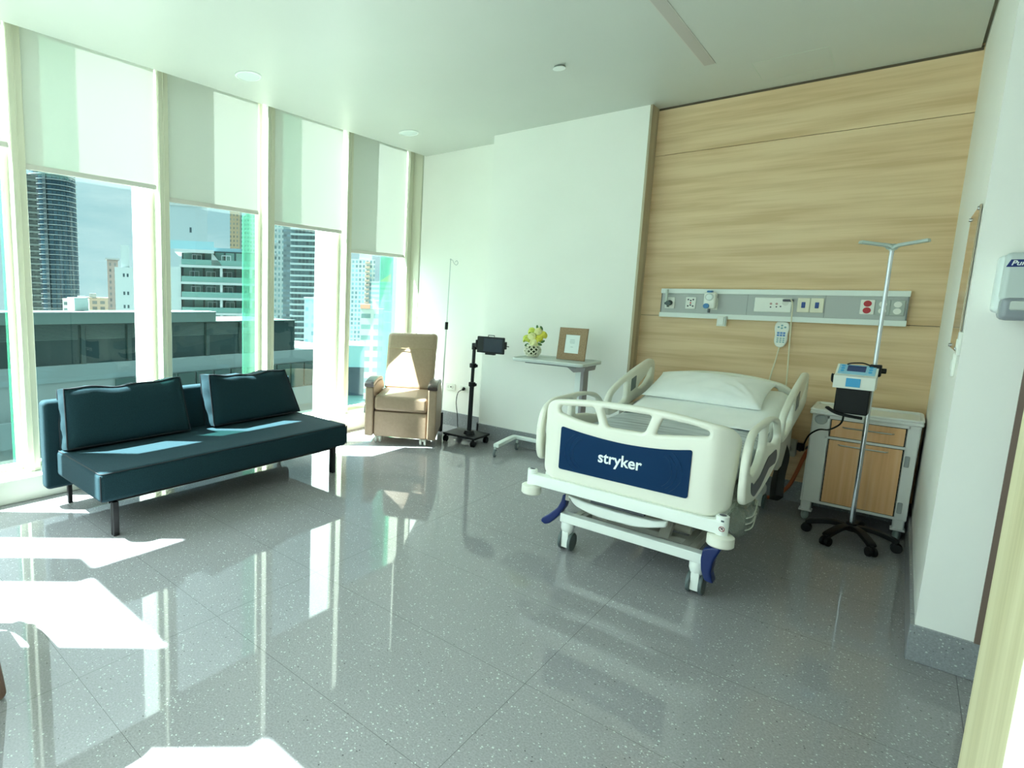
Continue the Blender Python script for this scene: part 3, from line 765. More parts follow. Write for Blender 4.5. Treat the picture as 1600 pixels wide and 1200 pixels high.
MB().tube([(px_+.022, py_, 1.12), (px_+.036, py_, 1.86)], .005, 10, False, False).build('upper_rod', steel, tp)
MB().cyl((px_+.021, py_, 1.12), (px_+.0225, py_, 1.20), .017, bev=.003).build('clamp', black_plastic, tp)
MB().box(px_-.022, px_+.022, py_-.02, py_+.02, .0, .21, .006, 2).build('socket', black_plastic, tp)
MB().tube([(px_+.036, py_, 1.855), (px_+.06, py_, 1.85), (px_+.08, py_, 1.82), (px_+.11, py_, 1.80), (px_+.13, py_, 1.82), (px_+.115, py_, 1.845), (px_+.095, py_, 1.83)], .004, 8).sph((px_+.036, py_, 1.86), .009).build('hook', steel, tp)

# ---------------------------------------------------------------- telehealth stand with tablet, wall sockets and cord
ts = thing('tablet_stand', 'black wheeled stand with telescopic mast beside the projecting wall corner', 'stand', (-3.09, 4.85, 0), .06)
Mz = Matrix.Translation((-3.09, 4.85, 0)) @ Matrix.Rotation(.06, 4, 'Z')
MB().box(-.185, .185, -.155, .155, .075, .098, .008, 2).build('base_plate', black_plastic, ts, False)
for x, y in ((-.17, -.12), (.15, -.13), (.155, .125), (-.15, .13)):
    b = MB()
    for d in (-.012, .012): b.cyl((x+d-.007, y, .03), (x+d+.007, y, .03), .03, seg=20, bev=.005)
    b.cyl((x, y, .03), (x, y, .08), .012).build('caster', black_plastic, ts, False)
MB().cyl((.04, -.02, .098), (.04, -.02, .135), .06, .045, bev=.004).build('mast_collar', black_plastic, ts, False)
MB().cyl((.04, -.02, .1), (.045, -.02, .62), .023).build('lower_mast', mat('graphite_tube', (26, 29, 31), .4, .3), ts, False)
MB().cyl((.045, -.02, .6), (.05, -.02, .98), .017).build('upper_mast', mat('graphite_tube', (26, 29, 31), .4, .3), ts, False)
for z in (.605, .795): MB().cyl((.045, -.02, z-.022), (.045, -.02, z+.022), .034, seg=20, bev=.006).box(.06, .095, -.03, -.01, z-.014, z+.014, .004, 1).build('clamp', black_plastic, ts, False)
MB().cyl((.05, -.02, .955), (.05, -.02, 1.02), .026, bev=.005).cyl((.05, -.03, .995), (.14, -.05, 1.02), .016).box(.10, .145, -.06, -.035, .96, 1.07, .004, 1).build('bracket', black_plastic, ts, False)
tb = thing('tablet', 'black tablet in a landscape holder on the stand beside the wall corner', 'tablet', (-2.82, 4.77, .94), .02)
MB().box(-.145, .145, -.012, .012, .0, .158, .008, 2).build('case', black_plastic, tb, False)
MB().box(-.07, .128, -.0135, -.011, .016, .142, .002, 1).build('screen', screen_mat, tb, False)
MB().box(-.05, .05, -.016, .02, -.014, .006, .003, 1).build('holder_clip', black_plastic, tb, False)
MB().box(-.16, -.14, -.016, .02, .05, .12, .003, 1).build('holder_clip', black_plastic, tb, False)
MB().box(.14, .16, -.016, .02, .05, .12, .003, 1).cyl((.155, 0, .08), (.19, 0, .078), .004).build('holder_clip', black_plastic, tb, False)
MB().tube([(-.03, 0, .155), (-.03, 0, .172), (.035, 0, .172), (.035, 0, .155)], .004, 6, False, False).build('holder_loop', black_plastic, tb, False)
for x, lab in ((-3.668, 'white wall socket nearer the recliner, nothing plugged in'), (-3.478, 'white wall socket behind the tablet stand, black plug in it')):
    t = thing('wall_socket', lab, 'socket', (x, YB, .443), 0, 'white wall sockets by the recliner')
    MB().box(x-.062, x+.062, YB-.010, YB+.002, .405, .482, .004, 2).build('plate', white_plastic, t)
    b = MB(); 
    for d in (-.028, .028): b.cyl((x+d, YB-.0115, .443), (x+d, YB-.009, .443), .017, seg=18)
    b.build('insert', mat('socket_insert', (214, 216, 206), .4), t)
    if x < -3.6: MB().cyl((x+.008, YB-.013, .445), (x+.008, YB-.009, .445), .008, seg=12).build('hole', black_plastic, t)
t = thing('power_cord', 'black cord from the wall socket down to the tablet stand base', 'cord', (-3.47, YB, .44))
MB().cyl((-3.485, YB-.012, .448), (-3.47, YB-.055, .442), .019, .012, bev=.003).build('plug', black_plastic, t)
MB().tube([(-3.47, YB-.055, .442), (-3.50, YB-.10, .41), (-3.505, YB-.12, .30), (-3.475, YB-.13, .16), (-3.46, YB-.14, .06), (-3.42, YB-.2, .012), (-3.40, 5.05, .01), (-3.36, 4.92, .012), (-3.30, 4.86, .03), (-3.265, 4.84, .07)], .0045, 8).build('cable', black_plastic, t)

# ---------------------------------------------------------------- overbed table, vase with flowers, picture frame
t = thing('overbed_table', 'grey overbed table on a wheeled frame between projecting wall and bed', 'table', (-2.1, 4.7, 0))
top = MB().add(panel_bm([fillet([(-2.43, 4.46), (-1.805, 4.46), (-1.805, 4.89), (-2.43, 4.89)], .05, 6)], .024, .008), Matrix.Translation((0, 0, .943))).build('tabletop', light_grey, t)
pts = fillet([(-2.425, 4.465), (-1.81, 4.465), (-1.81, 4.885), (-2.425, 4.885)], .05, 6)
MB().tube([(x, y, .954) for x, y in pts], .008, 8, True, False).build('rim', mat('table_rim', (206, 212, 206), .4), top)
MB().tube([(-2.30, 4.475, .929), (-1.86, 4.475, .929)], .006, 8, False, False).build('underside_strip', mat('table_underside', (110, 116, 116), .5), top)
MB().prism([(-2.08, .931), (-1.83, .931), (-1.84, .885), (-1.93, .87), (-1.98, .905)], 4.60, 4.82).build('support_bracket', mat('mauve_grey', (152, 146, 148), .5), t)
MB().box(-1.955, -1.905, 4.70, 4.78, .12, .88, .004, 1).build('inner_column', white_metal, t)
MB().box(-1.905, -1.878, 4.69, 4.79, .09, .88, .004, 1).build('column', mat('mauve_grey', (152, 146, 148), .5), t)
MB().tube([(-2.615, 4.62, .10), (-2.655, 5.0, .105), (-2.62, 5.055, .105), (-2.4, 5.06, .105), (-1.9, 5.06, .105)], .02, 14, sq=(.026, .018)).box(-1.93, -1.86, 4.55, 5.07, .085, .122, .005, 1).build('base_frame', white_metal, t)
def caster(c, r, m_w, par, yaw=0, w=.022, name='caster', cap=None):
    x, y = c; dx, dy = math.cos(yaw), math.sin(yaw)
    b = MB().cyl((x-dx*w/2, y-dy*w/2, r), (x+dx*w/2, y+dy*w/2, r), r, seg=24, bev=r*.15)
    o = b.build(name, m_w, par)
    h = MB().cyl((x-dx*w*.56, y-dy*w*.56, r), (x+dx*w*.56, y+dy*w*.56, r), r*.62, seg=20).cyl((x, y, r*1.2), (x, y, r*2.6), r*.28)
    h.build('hub', cap or light_grey, o)
    return o
for c in ((-2.612, 4.60), (-2.59, 4.975), (-1.89, 4.58), (-1.89, 5.04)): caster(c, .036, grey_rubber, t, .2)
t = thing('vase', 'small cream lattice vase on the overbed table', 'vase', (-2.365, 4.72, .957))
b = MB()
def vr(u): return .052+.022*math.sin(PI*min(1, u*1.05))*.9
for k in range(10):
    for s_ in (-1, 1):
        pts = []
        for j in range(9):
            u = j/8; an = 2*PI*k/10+s_*u*1.5
            pts.append((-2.365+vr(u)*math.cos(an), 4.72+vr(u)*math.sin(an), .968+u*.09))
        b.tube(pts, .0055, 6)
b.build('lattice', mat('cream_ceramic', (226, 224, 204), .4), t)
MB().tube([(-2.365+.053*math.cos(a*PI/12), 4.72+.053*math.sin(a*PI/12), 1.06) for a in range(24)], .006, 8, True, False).build('rim', mat('cream_ceramic', (226, 224, 204), .4), t)
MB().lathe([(.05, 0), (.055, .006), (.055, .014), (.04, .018), (.0, .018)], (-2.365, 4.72, .957), 28).build('foot', mat('cream_ceramic', (226, 224, 204), .4), t)
t = thing('flower_bouquet', 'yellow green artificial flowers in the lattice vase', 'flowers', (-2.345, 4.72, 1.0))
MB().lathe([(.03, .978), (.042, 1.0), (.043, 1.04), (.03, 1.06)], (-2.365, 4.72, 0), 20).build('stems', mat('moss_green', (58, 74, 34), .8), t)
petal = [mat('petal_lime', (204, 214, 96), .6), mat('petal_cream', (232, 230, 168), .6), mat('petal_yellow', (220, 214, 76), .6)]
rnd = random.Random(5)
for i, (x, y, z) in enumerate(((-2.405, 4.68, 1.11), (-2.345, 4.655, 1.135), (-2.295, 4.68, 1.115), (-2.37, 4.70, 1.175), (-2.31, 4.70, 1.18), (-2.28, 4.72, 1.15), (-2.345, 4.76, 1.16), (-2.325, 4.66, 1.085))):
    b = MB()
    for k in range(24):
        a = rnd.uniform(0, 2*PI); e = rnd.uniform(-.3, 1.3)
        d = Vector((math.cos(a)*math.cos(e), math.sin(a)*math.cos(e)-.2, math.sin(e))).normalized()
        q = Vector((0, 0, 1)).rotation_difference(d).to_matrix().to_4x4()
        tb_ = bmesh.new(); bmesh.ops.create_uvsphere(tb_, u_segments=8, v_segments=6, radius=.026)
        b.add(tb_, Matrix.Translation(Vector((x, y, z))+d*.026) @ q @ Matrix.Rotation(rnd.uniform(-.6, .6), 4, 'X') @ Matrix.Diagonal((1, .9, .28, 1)))
    b.sph((x, y, z), .018)
    b.build('flower', petal[i % 3], t)
for x, y, z, a in ((-2.27, 4.66, 1.075, .3), (-2.25, 4.67, 1.10, -.5), (-2.32, 4.69, 1.22, 1.4), (-2.405, 4.68, 1.06, 2.6), (-2.285, 4.70, 1.215, 1.0)):
    b = MB(); tb_ = bmesh.new(); bmesh.ops.create_uvsphere(tb_, u_segments=10, v_segments=6, radius=.022)
    b.add(tb_, Matrix.Translation((x, y, z)) @ Matrix.Rotation(a, 4, 'Y') @ Matrix.Diagonal((1, .25, .5, 1)))
    b.build('leaf', mat('leaf_green', (66, 104, 44), .5), t)
t = thing('picture_frame', 'textured brown picture frame with a white card, standing on the overbed table', 'frame', (-2.02, 4.73, .957), -.06)
ang = -.12
Mf = Matrix.Rotation(ang, 4, 'X')
b = MB().add(panel_bm([[(-.125, 0), (.125, 0), (.125, .275), (-.125, .275)], [(-.063, .058), (-.063, .215), (.063, .215), (.063, .058)]], .018, .003), Mf @ Matrix.Rotation(PI/2, 4, 'X'))
b.build('frame', noise_mat('bark_frame', (168, 140, 108), (140, 112, 84), 180, .7, 3, bump=.4, bscale=220), t, False)
MB().box(-.066, .066, -.004, .004, .05, .22, M=Mf).build('card', paper, t, False)
b = MB()
for z, w_ in ((.172, .040), (.158, .046), (.146, .040), (.112, .022)): b.box(-w_/2, w_/2, -.0055, -.003, z-.002, z+.002, M=Mf)
b.build('print_lines', mat('print_grey', (166, 178, 178), .7), t, False)
MB().box(-.03, .03, .006, .09, 0, .006).prism([(-.02, .002), (.02, .002), (.02, .19), (-.02, .19)], .045, .051).build('easel_back', mat('easel_board', (90, 76, 62), .8), t, False)

# ---------------------------------------------------------------- hospital bed
BX = -.955
t = bed = thing('hospital_bed', 'cream electric hospital bed with navy footboard panel, head against the oak wall', 'bed', (BX, 4.05, 0))
def yz_panel(loops, xc, th, bev, lean=0):
    bm = panel_bm(loops, th, bev); m = MB()
    return m.add(bm, None, lambda u, v, w: (xc+w+lean*(v-.6), u, v))
# footboard: a flat plate with three grips, its ends swept back
def sweep(x): 
    d = max(0, abs(x-BX)-.36)
    return 4.2*d*d*1.6
out = fillet([(BX-.455, .50), (BX-.40, .465), (BX+.40, .465), (BX+.462, .50), (BX+.475, .85), (BX+.43, .902), (BX+.2, .936), (BX, .944), (BX-.2, .938), (BX-.40, .916), (BX-.475, .86)], [.03, .05, .05, .03, .05, .06, .2, .2, .2, .06, .05], 6)
h1 = fillet([(-1.316, .886), (-1.130, .902), (-1.098, .810), (-1.20, .816), (-1.318, .848)], [.02, .015, .018, .1, .02], 5)[::-1]
h2 = fillet([(-1.090, .906), (-.846, .906), (-.874, .812), (-1.056, .810)], .018, 5)[::-1]
h3 = fillet([(-.798, .900), (-.66, .889), (-.594, .872), (-.596, .848), (-.826, .812)], [.018, .05, .02, .02, .018], 5)[::-1]
cuts = [BX+s_*d for s_ in (-1, 1) for d in (.36, .375, .39, .40, .41, .42, .43, .44, .45, .46)]
fb = MB().add(panel_bm([out, h1, h2, h3], .046, .018, cuts), None, lambda x, y, z: (x, 3.012-z+sweep(x), y)).build('footboard', cream_plastic, t, angle=55)
MB().add(panel_bm([fillet([(-1.295, .534), (-.654, .534), (-.654, .774), (-.76, .752), (-.872, .7425), (-.975, .74), (-1.073, .7455), (-1.19, .757), (-1.295, .775)], [.014, .014, .014, .1, .1, .1, .1, .1, .014], 4)], .006, .001), None, lambda x, y, z: (x, 2.986-z, y)).build('blue_panel', navy, fb)
tb_ = text_bm('stryker', .062, .0012, .0011)
xs = [v.co.x for v in tb_.verts]; k = .216/(max(xs)-min(xs))
MB().add(tb_, None, lambda x, y, z: (-.977+x*k, 2.9818-z, .646+y*k*1.12)).build('lettering', logo_white, fb)
b = MB()
for cx, sg in ((-1.05, -1), (-.90, 1)):
    for r_ in (.17, .19, .215):
        b.tube([(cx+sg*r_*math.cos(a/10)*1.0, 2.9828, .645+r_*.72*math.sin(a/10)) for a in range(-7, 8)], .0012, 4, False, False)
b.build('panel_lines', navy_line, fb)
# headboard
hout = fillet([(BX-.45, .50), (BX+.45, .50), (BX+.47, .83), (BX+.38, .90), (BX+.15, .938), (BX-.15, .942), (BX-.40, .905), (BX-.47, .83)], [.04, .04, .06, .12, .2, .2, .12, .06], 6)
hh = fillet([(BX-.36, .862), (BX-.1, .905), (BX+.1, .903), (BX+.34, .862), (BX+.35, .835), (BX-.36, .84)], [.02, .1, .1, .02, .012, .012], 5)[::-1]
MB().add(panel_bm([hout, hh], .045, .017, [BX+d for d in (-.4, -.3, -.2, -.1, 0, .1, .2, .3, .4)]), None, lambda x, y, z: (x, 5.13-z+.12*((x-BX)/.47)**2*-.5, y)).build('headboard', cream_plastic, t, angle=55)
# side rails
frail = fillet([(3.08, .535), (3.05, .60), (3.045, .75), (3.09, .845), (3.20, .885), (3.62, .883), (3.86, .85), (3.99, .775), (4.03, .66), (4.0, .57), (3.7, .515), (3.35, .49)], [.03, .05, .06, .06, .06, .1, .1, .08, .06, .06, .1, .1], 5)
fh1 = fillet([(3.105, .69), (3.125, .825), (3.205, .855), (3.455, .855), (3.455, .74), (3.37, .675), (3.2, .655)], .03, 5)[::-1]
fh2 = fillet([(3.515, .745), (3.515, .855), (3.70, .85), (3.885, .805), (3.955, .72), (3.88, .695), (3.72, .725)], .03, 5)[::-1]
inlay = fillet([(3.16, .635), (3.24, .60), (3.40, .61), (3.60, .672), (3.86, .668), (3.90, .62), (3.86, .585), (3.66, .600), (3.45, .545), (3.28, .53), (3.19, .57)], .03, 5)
hrail = fillet([(4.10, .655), (4.06, .70), (4.055, .775), (4.12, .835), (4.30, .895), (4.62, .965), (4.92, 1.015), (5.02, 1.0), (5.05, .92), (5.05, .80), (4.95, .755), (4.55, .70), (4.25, .66)], [.03, .05, .05, .05, .1, .1, .05, .04, .04, .04, .06, .1, .1], 5)
hh1 = fillet([(4.12, .735), (4.14, .792), (4.28, .845), (4.43, .882), (4.43, .74), (4.30, .71), (4.16, .70)], .025, 5)[::-1]
hh2 = fillet([(4.66, .80), (4.70, .835), (4.84, .88), (4.955, .955), (4.985, .945), (4.96, .885), (4.86, .82), (4.74, .79)], .02, 5)[::-1]
for xr, sg in ((-1.455, -1), (-.455, 1)):
    o = yz_panel([frail, fh1, fh2], xr, .034, .014).build('foot_side_rail', cream_plastic, t, angle=50)
    yz_panel([inlay], xr+sg*.0175, .006, .001).build('grip_inlay', dark_grey, o)
    o = yz_panel([hrail, hh1, hh2], xr, .036, .014).build('head_side_rail', cream_plastic, t, angle=50)
    yz_panel([fillet([(4.50, .79), (4.60, .81), (4.60, .905), (4.50, .885)], .006, 2)], xr-sg*.0185, .004, .0008).build('control_pad', mat('keypad_grey', (92, 104, 104), .4), o)
    yz_panel([fillet([(4.48, .80), (4.60, .82), (4.60, .92), (4.48, .89)], .006, 2)], xr+sg*.0185, .004, .0008).build('control_pad', mat('keypad_grey', (92, 104, 104), .4), o)
    MB().box(xr-.02-sg*.03, xr+.02-sg*.03, 3.35, 3.75, .44, .56, .01, 2).build('rail_bracket', bed_grey, t)
    MB().box(xr-.02-sg*.03, xr+.02-sg*.03, 4.30, 4.75, .44, .70, .01, 2).build('rail_bracket', bed_grey, t)
# frames
MB().box(-1.452, -.505, 2.972, 3.035, .405, .468, .006, 2).build('foot_beam', bed_white, t)
for x, sg in ((-1.452, -1), (-.505, 1)):
    sck = MB().cyl((x, 3.0, .385), (x, 3.0, .492), .027, seg=28, bev=.003).cyl((x, 3.0, .492), (x, 3.0, .4925), .018).build('pole_socket', bed_white, t)
    MB().cyl((x, 3.0, .4922), (x, 3.0, .4935), .015, seg=20).build('socket_hole', dark_grey, sck)
    bp = MB().lathe([(.02, .402), (.046, .40), (.055, .393), (.056, .352), (.05, .345), (0, .345)], (x, 3.0, 0), 36).build('bumper', cream_plastic, t)
b = MB(); cx_, cz_ = -.500, .435
ring = [(cx_+.011*math.cos(a*PI/10), 2.9722-.0012, cz_+.011*math.sin(a*PI/10)) for a in range(20)]
b.tube(ring, .0014, 5, True, False).tube([(cx_-.008, 2.971, cz_+.008), (cx_+.008, 2.971, cz_-.008)], .0013, 5, False, False)
b.build('warning_symbol', mat('sign_red', (150, 52, 60), .5), sck)
b = MB().box(cx_-.004, cx_+.004, 2.9712, 2.973, cz_-.003, cz_+.005).box(cx_-.006, cx_+.006, 2.9715, 2.9728, .468, .476)
b.build('warning_pictogram', mat('ink_grey', (80, 92, 96), .6), sck)
for x in (-1.36, -.55): MB().box(x-.03, x+.03, 3.03, 5.08, .42, .485, .005, 1).build('side_frame', bed_white, t)
MB().box(-1.36, -.55, 5.05, 5.10, .42, .485, .005, 1).box(-1.1, -.8, 5.09, 5.15, .40, .50, .01, 1).build('head_beam', bed_white, t)
MB().box(-1.325, -.592, 3.125, 3.185, .176, .228, .005, 2).build('lower_foot_beam', bed_white, t)
for x in (-1.235, -.675): MB().box(x-.035, x+.035, 3.18, 4.92, .185, .222, .004, 1).box(x-.005, x+.005, 3.19, 4.9, .222, .226).build('base_rail', bed_grey, t)
MB().box(-1.31, -.60, 4.87, 4.93, .176, .228, .005, 1).build('lower_head_beam', bed_white, t)
MB().box(-1.22, -.70, 3.28, 3.34, .19, .222, .003, 1).cyl((-1.21, 3.36, .25), (-.70, 3.36, .25), .022).build('cross_member', bed_grey, t)
for x in (-1.12, -.80): MB().prism([(3.22, .222), (3.28, .222), (3.50, .42), (3.44, .42)], x-.025, x+.025, 'x').build('lift_arm', bed_grey, t)
for y in (3.72, 4.6): MB().box(-1.03, -.88, y-.07, y+.07, .20, .44, .01, 2).build('lift_column', bed_grey, t)
MB().box(-1.12, -.79, 3.4, 4.8, .23, .30, .02, 2).build('motor_cover', mat('motor_grey', (120, 124, 122), .5), t)
bar = fillet([(-1.265, .37), (-1.225, .317), (-1.11, .288), (-.88, .292), (-.75, .335), (-.748, .372), (-.80, .352), (-1.0, .345), (-1.17, .352)], [.012, .04, .06, .06, .012, .01, .04, .1, .05], 5)
MB().add(panel_bm([bar], .05, .01), None, lambda x, y, z: (x, 3.085-z, y)).build('foot_control_bar', bed_white, t)
MB().box(-1.14, -.86, 3.075, 3.10, .355, .372, .003, 1).build('footswitch', dark_grey, t)
for x in (-1.27, -.76): MB().box(x-.012, x+.012, 3.08, 3.12, .33, .415).build('bar_hanger', bed_grey, t)
def pedal(pts, x0, x1):
    return pts
pl = fillet([(-1.318, .345), (-1.292, .338), (-1.300, .27), (-1.34, .20), (-1.385, .145), (-1.415, .13), (-1.44, .143), (-1.435, .165), (-1.40, .195), (-1.345, .255), (-1.325, .30)], .012, 4)
MB().add(panel_bm([pl], .06, .010), None, lambda x, y, z: (x, 3.15-z, y)).build('brake_pedal', pedal_blue, t)
pr_ = fillet([(-.592, .265), (-.54, .292), (-.515, .285), (-.54, .22), (-.548, .15), (-.532, .10), (-.572, .105), (-.590, .15), (-.597, .21)], .012, 4)
MB().add(panel_bm([pr_], .07, .010), None, lambda x, y, z: (x, 3.14-z, y)).build('brake_pedal', pedal_blue, t)
for x in (-1.292, -.618):
    for y in (3.165, 4.9):
        h = MB().lathe([(.030, .18), (.036, .165), (.036, .135), (.028, .112), (.020, .10), (.0, .10)], (x, y, 0), 24)
        h.box(x-.020, x+.020, y-.03, y+.02, .022, .12, .006, 2)
        o = h.build('caster_housing', bed_white, t)
        b = MB()
        for d in (-.028, .028): b.cyl((x+d-.009, y+.01, .055), (x+d+.009, y+.01, .055), .055, seg=30, bev=.006)
        b.cyl((x-.03, y+.01, .05), (x+.03, y+.01, .05), .02).build('wheel', mat('caster_grey', (84, 96, 96), .5), o)
MB().tube([(-.50, 4.60, .52), (-.475, 4.54, .46), (-.47, 4.40, .36), (-.46, 4.33, .26)], .05, 14, sq=(.025, .06)).build('head_pedal', black_plastic, t)
# deck
MB().box(-1.36, -.55, 3.08, 4.18, .50, .55, .01, 2).build('foot_deck', bed_grey, t)
MB().box(-1.36, -.55, 0, .88, -.05, 0, .01, 2, M=Matrix.Translation((0, 4.19, .555)) @ Matrix.Rotation(.17, 4, 'X')).build('head_deck', bed_grey, t)
for x in (-1.2, -.7): MB().box(x-.03, x+.03, 3.2, 4.9, .48, .505).build('deck_support', bed_grey, t)
# mattress, sheet and pillow lie on the bed: things of their own
def zm(y): return .695 + max(0, y-4.22)*.172 - (.03*max(0, 1-abs(y-4.22)/.1) if False else 0)
mt = MB().tube([(BX, 3.09, .625), (BX, 3.10, .625), (BX, 3.6, .625), (BX, 4.15, .625), (BX, 4.22, .627), (BX, 4.30, .640), (BX, 4.7, .709), (BX, 5.06, .770)], .1, 64, False, False, sq=(.435, .072)).build('mattress', mattress_mat, None, angle=60)
tag(mt, 'grey plastic-wrapped mattress lying on the hospital bed', 'mattress')
b = MB(); nx, ny = 30, 24
G = []
for j in range(ny+1):
    y = 4.12+.93*j/ny; row = []
    for i in range(nx+1):
        u = i/nx*2-1
        x = BX+u*.445
        z = .6985 + (0 if y < 4.22 else (y-4.22)*.172) + .003*math.sin(x*23+y*7)*math.sin(y*11)*.6
        a_ = abs(u)
        if a_ > .90: z -= (a_-.90)*.62; x = BX+math.copysign(.90*.445+(a_-.90)*.42, u)
        if j == 0: z -= .004
        row.append(b.bm.verts.new((x, y-.03*u, z+.006)))
    G.append(row)
for j in range(ny):
    for i in range(nx): b.bm.faces.new((G[j][i], G[j][i+1], G[j+1][i+1], G[j+1][i]))
o = b.build('bed_sheet', linen, None, angle=80)
md = o.modifiers.new('solid', 'SOLIDIFY'); md.thickness = .003; md.offset = 1
tag(o, 'white sheet spread over the head half of the bed, under the pillow', 'sheet')
def pillow():
    b = MB(); nu, nv = 60, 34
    def S_(u, v, sgn):
        e = max(0, (1-abs(u)**3.2)*(1-abs(v)**2.6))
        th = .078*e**.55
        x = u*.375*(1-.05*(1-abs(v)**2)*abs(u)**6); y = v*.235*(1-.08*(1-abs(u)**2)*abs(v)**6)
        z = sgn*th
        if sgn > 0:
            # creases running into the near right corner
            for a0, amp in ((2.50, .010), (2.20, .012), (2.88, .008), (.5, .004)):
                dx, dy = x-.36, y+.22; r = math.hypot(dx, dy); an = math.atan2(dy, dx)
                dd = (an-a0)*r
                z += amp*math.exp(-(dd/.016)**2)*math.exp(-((r-.16)/.16)**2)*e**.3
            z += .004*math.sin(u*5+v*3)*e + .003*math.sin(u*11-v*7)*e
        else: z *= .45
        z += .02*abs(u)**8*(1 if v < 0 else .2)*0
        return Vector((x, y, z))
    top = [[b.bm.verts.new(S_(2*i/nu-1, 2*j/nv-1, 1)) for j in range(nv+1)] for i in range(nu+1)]
    bot = [[top[i][j] if i in (0, nu) or j in (0, nv) else b.bm.verts.new(S_(2*i/nu-1, 2*j/nv-1, -1)) for j in range(nv+1)] for i in range(nu+1)]
    for i in range(nu):
        for j in range(nv):
            b.bm.faces.new((top[i][j], top[i+1][j], top[i+1][j+1], top[i][j+1]))
            b.bm.faces.new((bot[i][j], bot[i][j+1], bot[i+1][j+1], bot[i+1][j]))
    o = b.build('pillow', linen, None, angle=80)
    o.location = (-.985, 4.735, .842); o.rotation_euler = Euler((.30, 0, -.03))
    return tag(o, 'white creased pillow at the head of the bed', 'pillow')
pillow()
t = thing('plastic_wrap', 'clear crumpled plastic wrap hanging beside the right end of the bed foot', 'plastic', (-.47, 3.2, .40))
b = MB(); rnd = random.Random(3)
for (x, y, z, rx, ry, rz_) in ((-.475, 3.24, .43, .05, .12, .09), (-.47, 3.36, .44, .045, .10, .08), (-.475, 3.13, .44, .035, .06, .06)):
    tb_ = bmesh.new(); bmesh.ops.create_icosphere(tb_, subdivisions=3, radius=1)
    for v in tb_.verts: v.co *= 1+rnd.uniform(-.14, .14)
    b.add(tb_, Matrix.Translation((x, y, z)) @ Matrix.Diagonal((rx, ry, rz_, 1)))
b.build('film', clear_plastic, t, angle=20)
b = MB()
for z in (.40, .43, .46): b.tube([(-.435, 3.14, z), (-.425, 3.26, z-.012), (-.435, 3.42, z+.01)], .003, 6)
b.build('folds', mat('film_fold', (206, 210, 198), .3), t)

# ---------------------------------------------------------------- bedside cabinet
t = thing('bedside_cabinet', 'grey bedside cabinet with oak drawer and door, against the oak wall', 'cabinet', (-.117, 5.03, 0))
cab_grey = mat('cabinet_grey', (234, 235, 232), .4)
FY = 4.85
b = MB().prism([(-.385, .135), (.142, .135), (.150, .75), (-.378, .75)], FY+.012, 5.24)
b.box(-.376, -.282, FY, FY+.02, .14, .75, .006, 2).box(.088, .146, FY, FY+.02, .14, .75, .006, 2).box(-.30, .10, FY, FY+.02, .592, .608).box(-.30, .10, FY, FY+.02, .726, .75).box(-.30, .10, FY, FY+.02, .14, .156)
b.build('body', cab_grey, t)
top = MB().box(-.392, .158, FY-.015, 5.25, .748, .770, .008, 3).build('top', mat('cabinet_top', (238, 239, 236), .35), t)
b = MB().tube([(x, y, .776) for x, y in fillet([(-.384, FY-.006), (.150, FY-.006), (.150, 5.242), (-.384, 5.242)], .03, 4)], .010, 10, True, False)
b.build('raised_rim', mat('cabinet_top', (238, 239, 236), .35), top)
MB().lathe([(.034, 0), (.034, .004), (.028, .004), (.026, .001), (0, .001)], M=Matrix.Translation((-.330, FY-.001, .715)) @ Matrix.Rotation(PI/2, 4, 'X'), seg=28).build('cup_recess', mat('recess_grey', (166, 172, 172), .5), t)
def handle(x0, x1, z, par):
    MB().tube([(x0, FY-.002, z), (x0+.01, FY-.022, z), (x1-.01, FY-.022, z), (x1, FY-.002, z)], .0045, 8, False, False).build('handle', steel, par)
MB().box(-.279, .086, FY+.002, FY+.008, .607, .727).build('gap', black_plastic, t)
dr = MB().box(-.274, .081, FY-.006, FY+.014, .612, .722, .002, 1).build('drawer', wood_cab, t); handle(-.215, .03, .682, dr)
MB().box(-.279, .086, FY+.002, FY+.008, .155, .593).build('gap', black_plastic, t)
dr = MB().box(-.274, .081, FY-.006, FY+.014, .160, .588, .002, 1).build('door', wood_cab, t); handle(-.225, .015, .562, dr)
for z in (.52, .22): MB().box(.094, .118, FY-.012, FY+.002, z-.035, z+.035, .004, 1).build('hinge_cover', mat('recess_grey', (166, 172, 172), .5), t)
for x, y in ((-.352, 4.89), (.112, 4.89), (-.352, 5.19), (.112, 5.19)):
    MB().box(x-.028, x+.028, y-.028, y+.028, .070, .14, .006, 1).box(x-.036, x+.036, y-.034, y+.034, .066, .078, .003, 1).build('foot_bracket', cab_grey, t)
    MB().sph((x, y, .036), .036, .6, 1, 1).build('caster', mat('caster_pale', (140, 152, 148), .4), t)

# ---------------------------------------------------------------- infusion stand and pump
t = thing('infusion_stand', 'steel infusion stand with winged top on a black star base, before the cabinet', 'stand', (-.10, 4.62, 0))
HX, HY = -.10, 4.62
MB().cyl((HX, HY, .075), (HX, HY, .125), .035, .028, bev=.004).build('hub', black_plastic, t)
for a in (178, 242, 300, 2, 80):
    a = math.radians(a); c, s_ = math.cos(a), math.sin(a)
    r_ = .215
    MB().tube([(HX+.02*c, HY+.02*s_, .10), (HX+.10*c, HY+.10*s_, .102), (HX+(r_-.02)*c, HY+(r_-.02)*s_, .075), (HX+r_*c, HY+r_*s_, .062)], .02, 12, sq=(.022, .014)).build('base_leg', black_plastic, t)
    x, y = HX+r_*c, HY+r_*s_
    b = MB()
    for d in (-.014, .014): b.cyl((x-s_*d-s_*.009, y+c*d+c*.009, .028), (x-s_*d+s_*.009, y+c*d-c*.009, .028), .028, seg=20, bev=.004)
    b.cyl((x, y, .028), (x, y, .065), .010).build('caster', black_plastic, t)
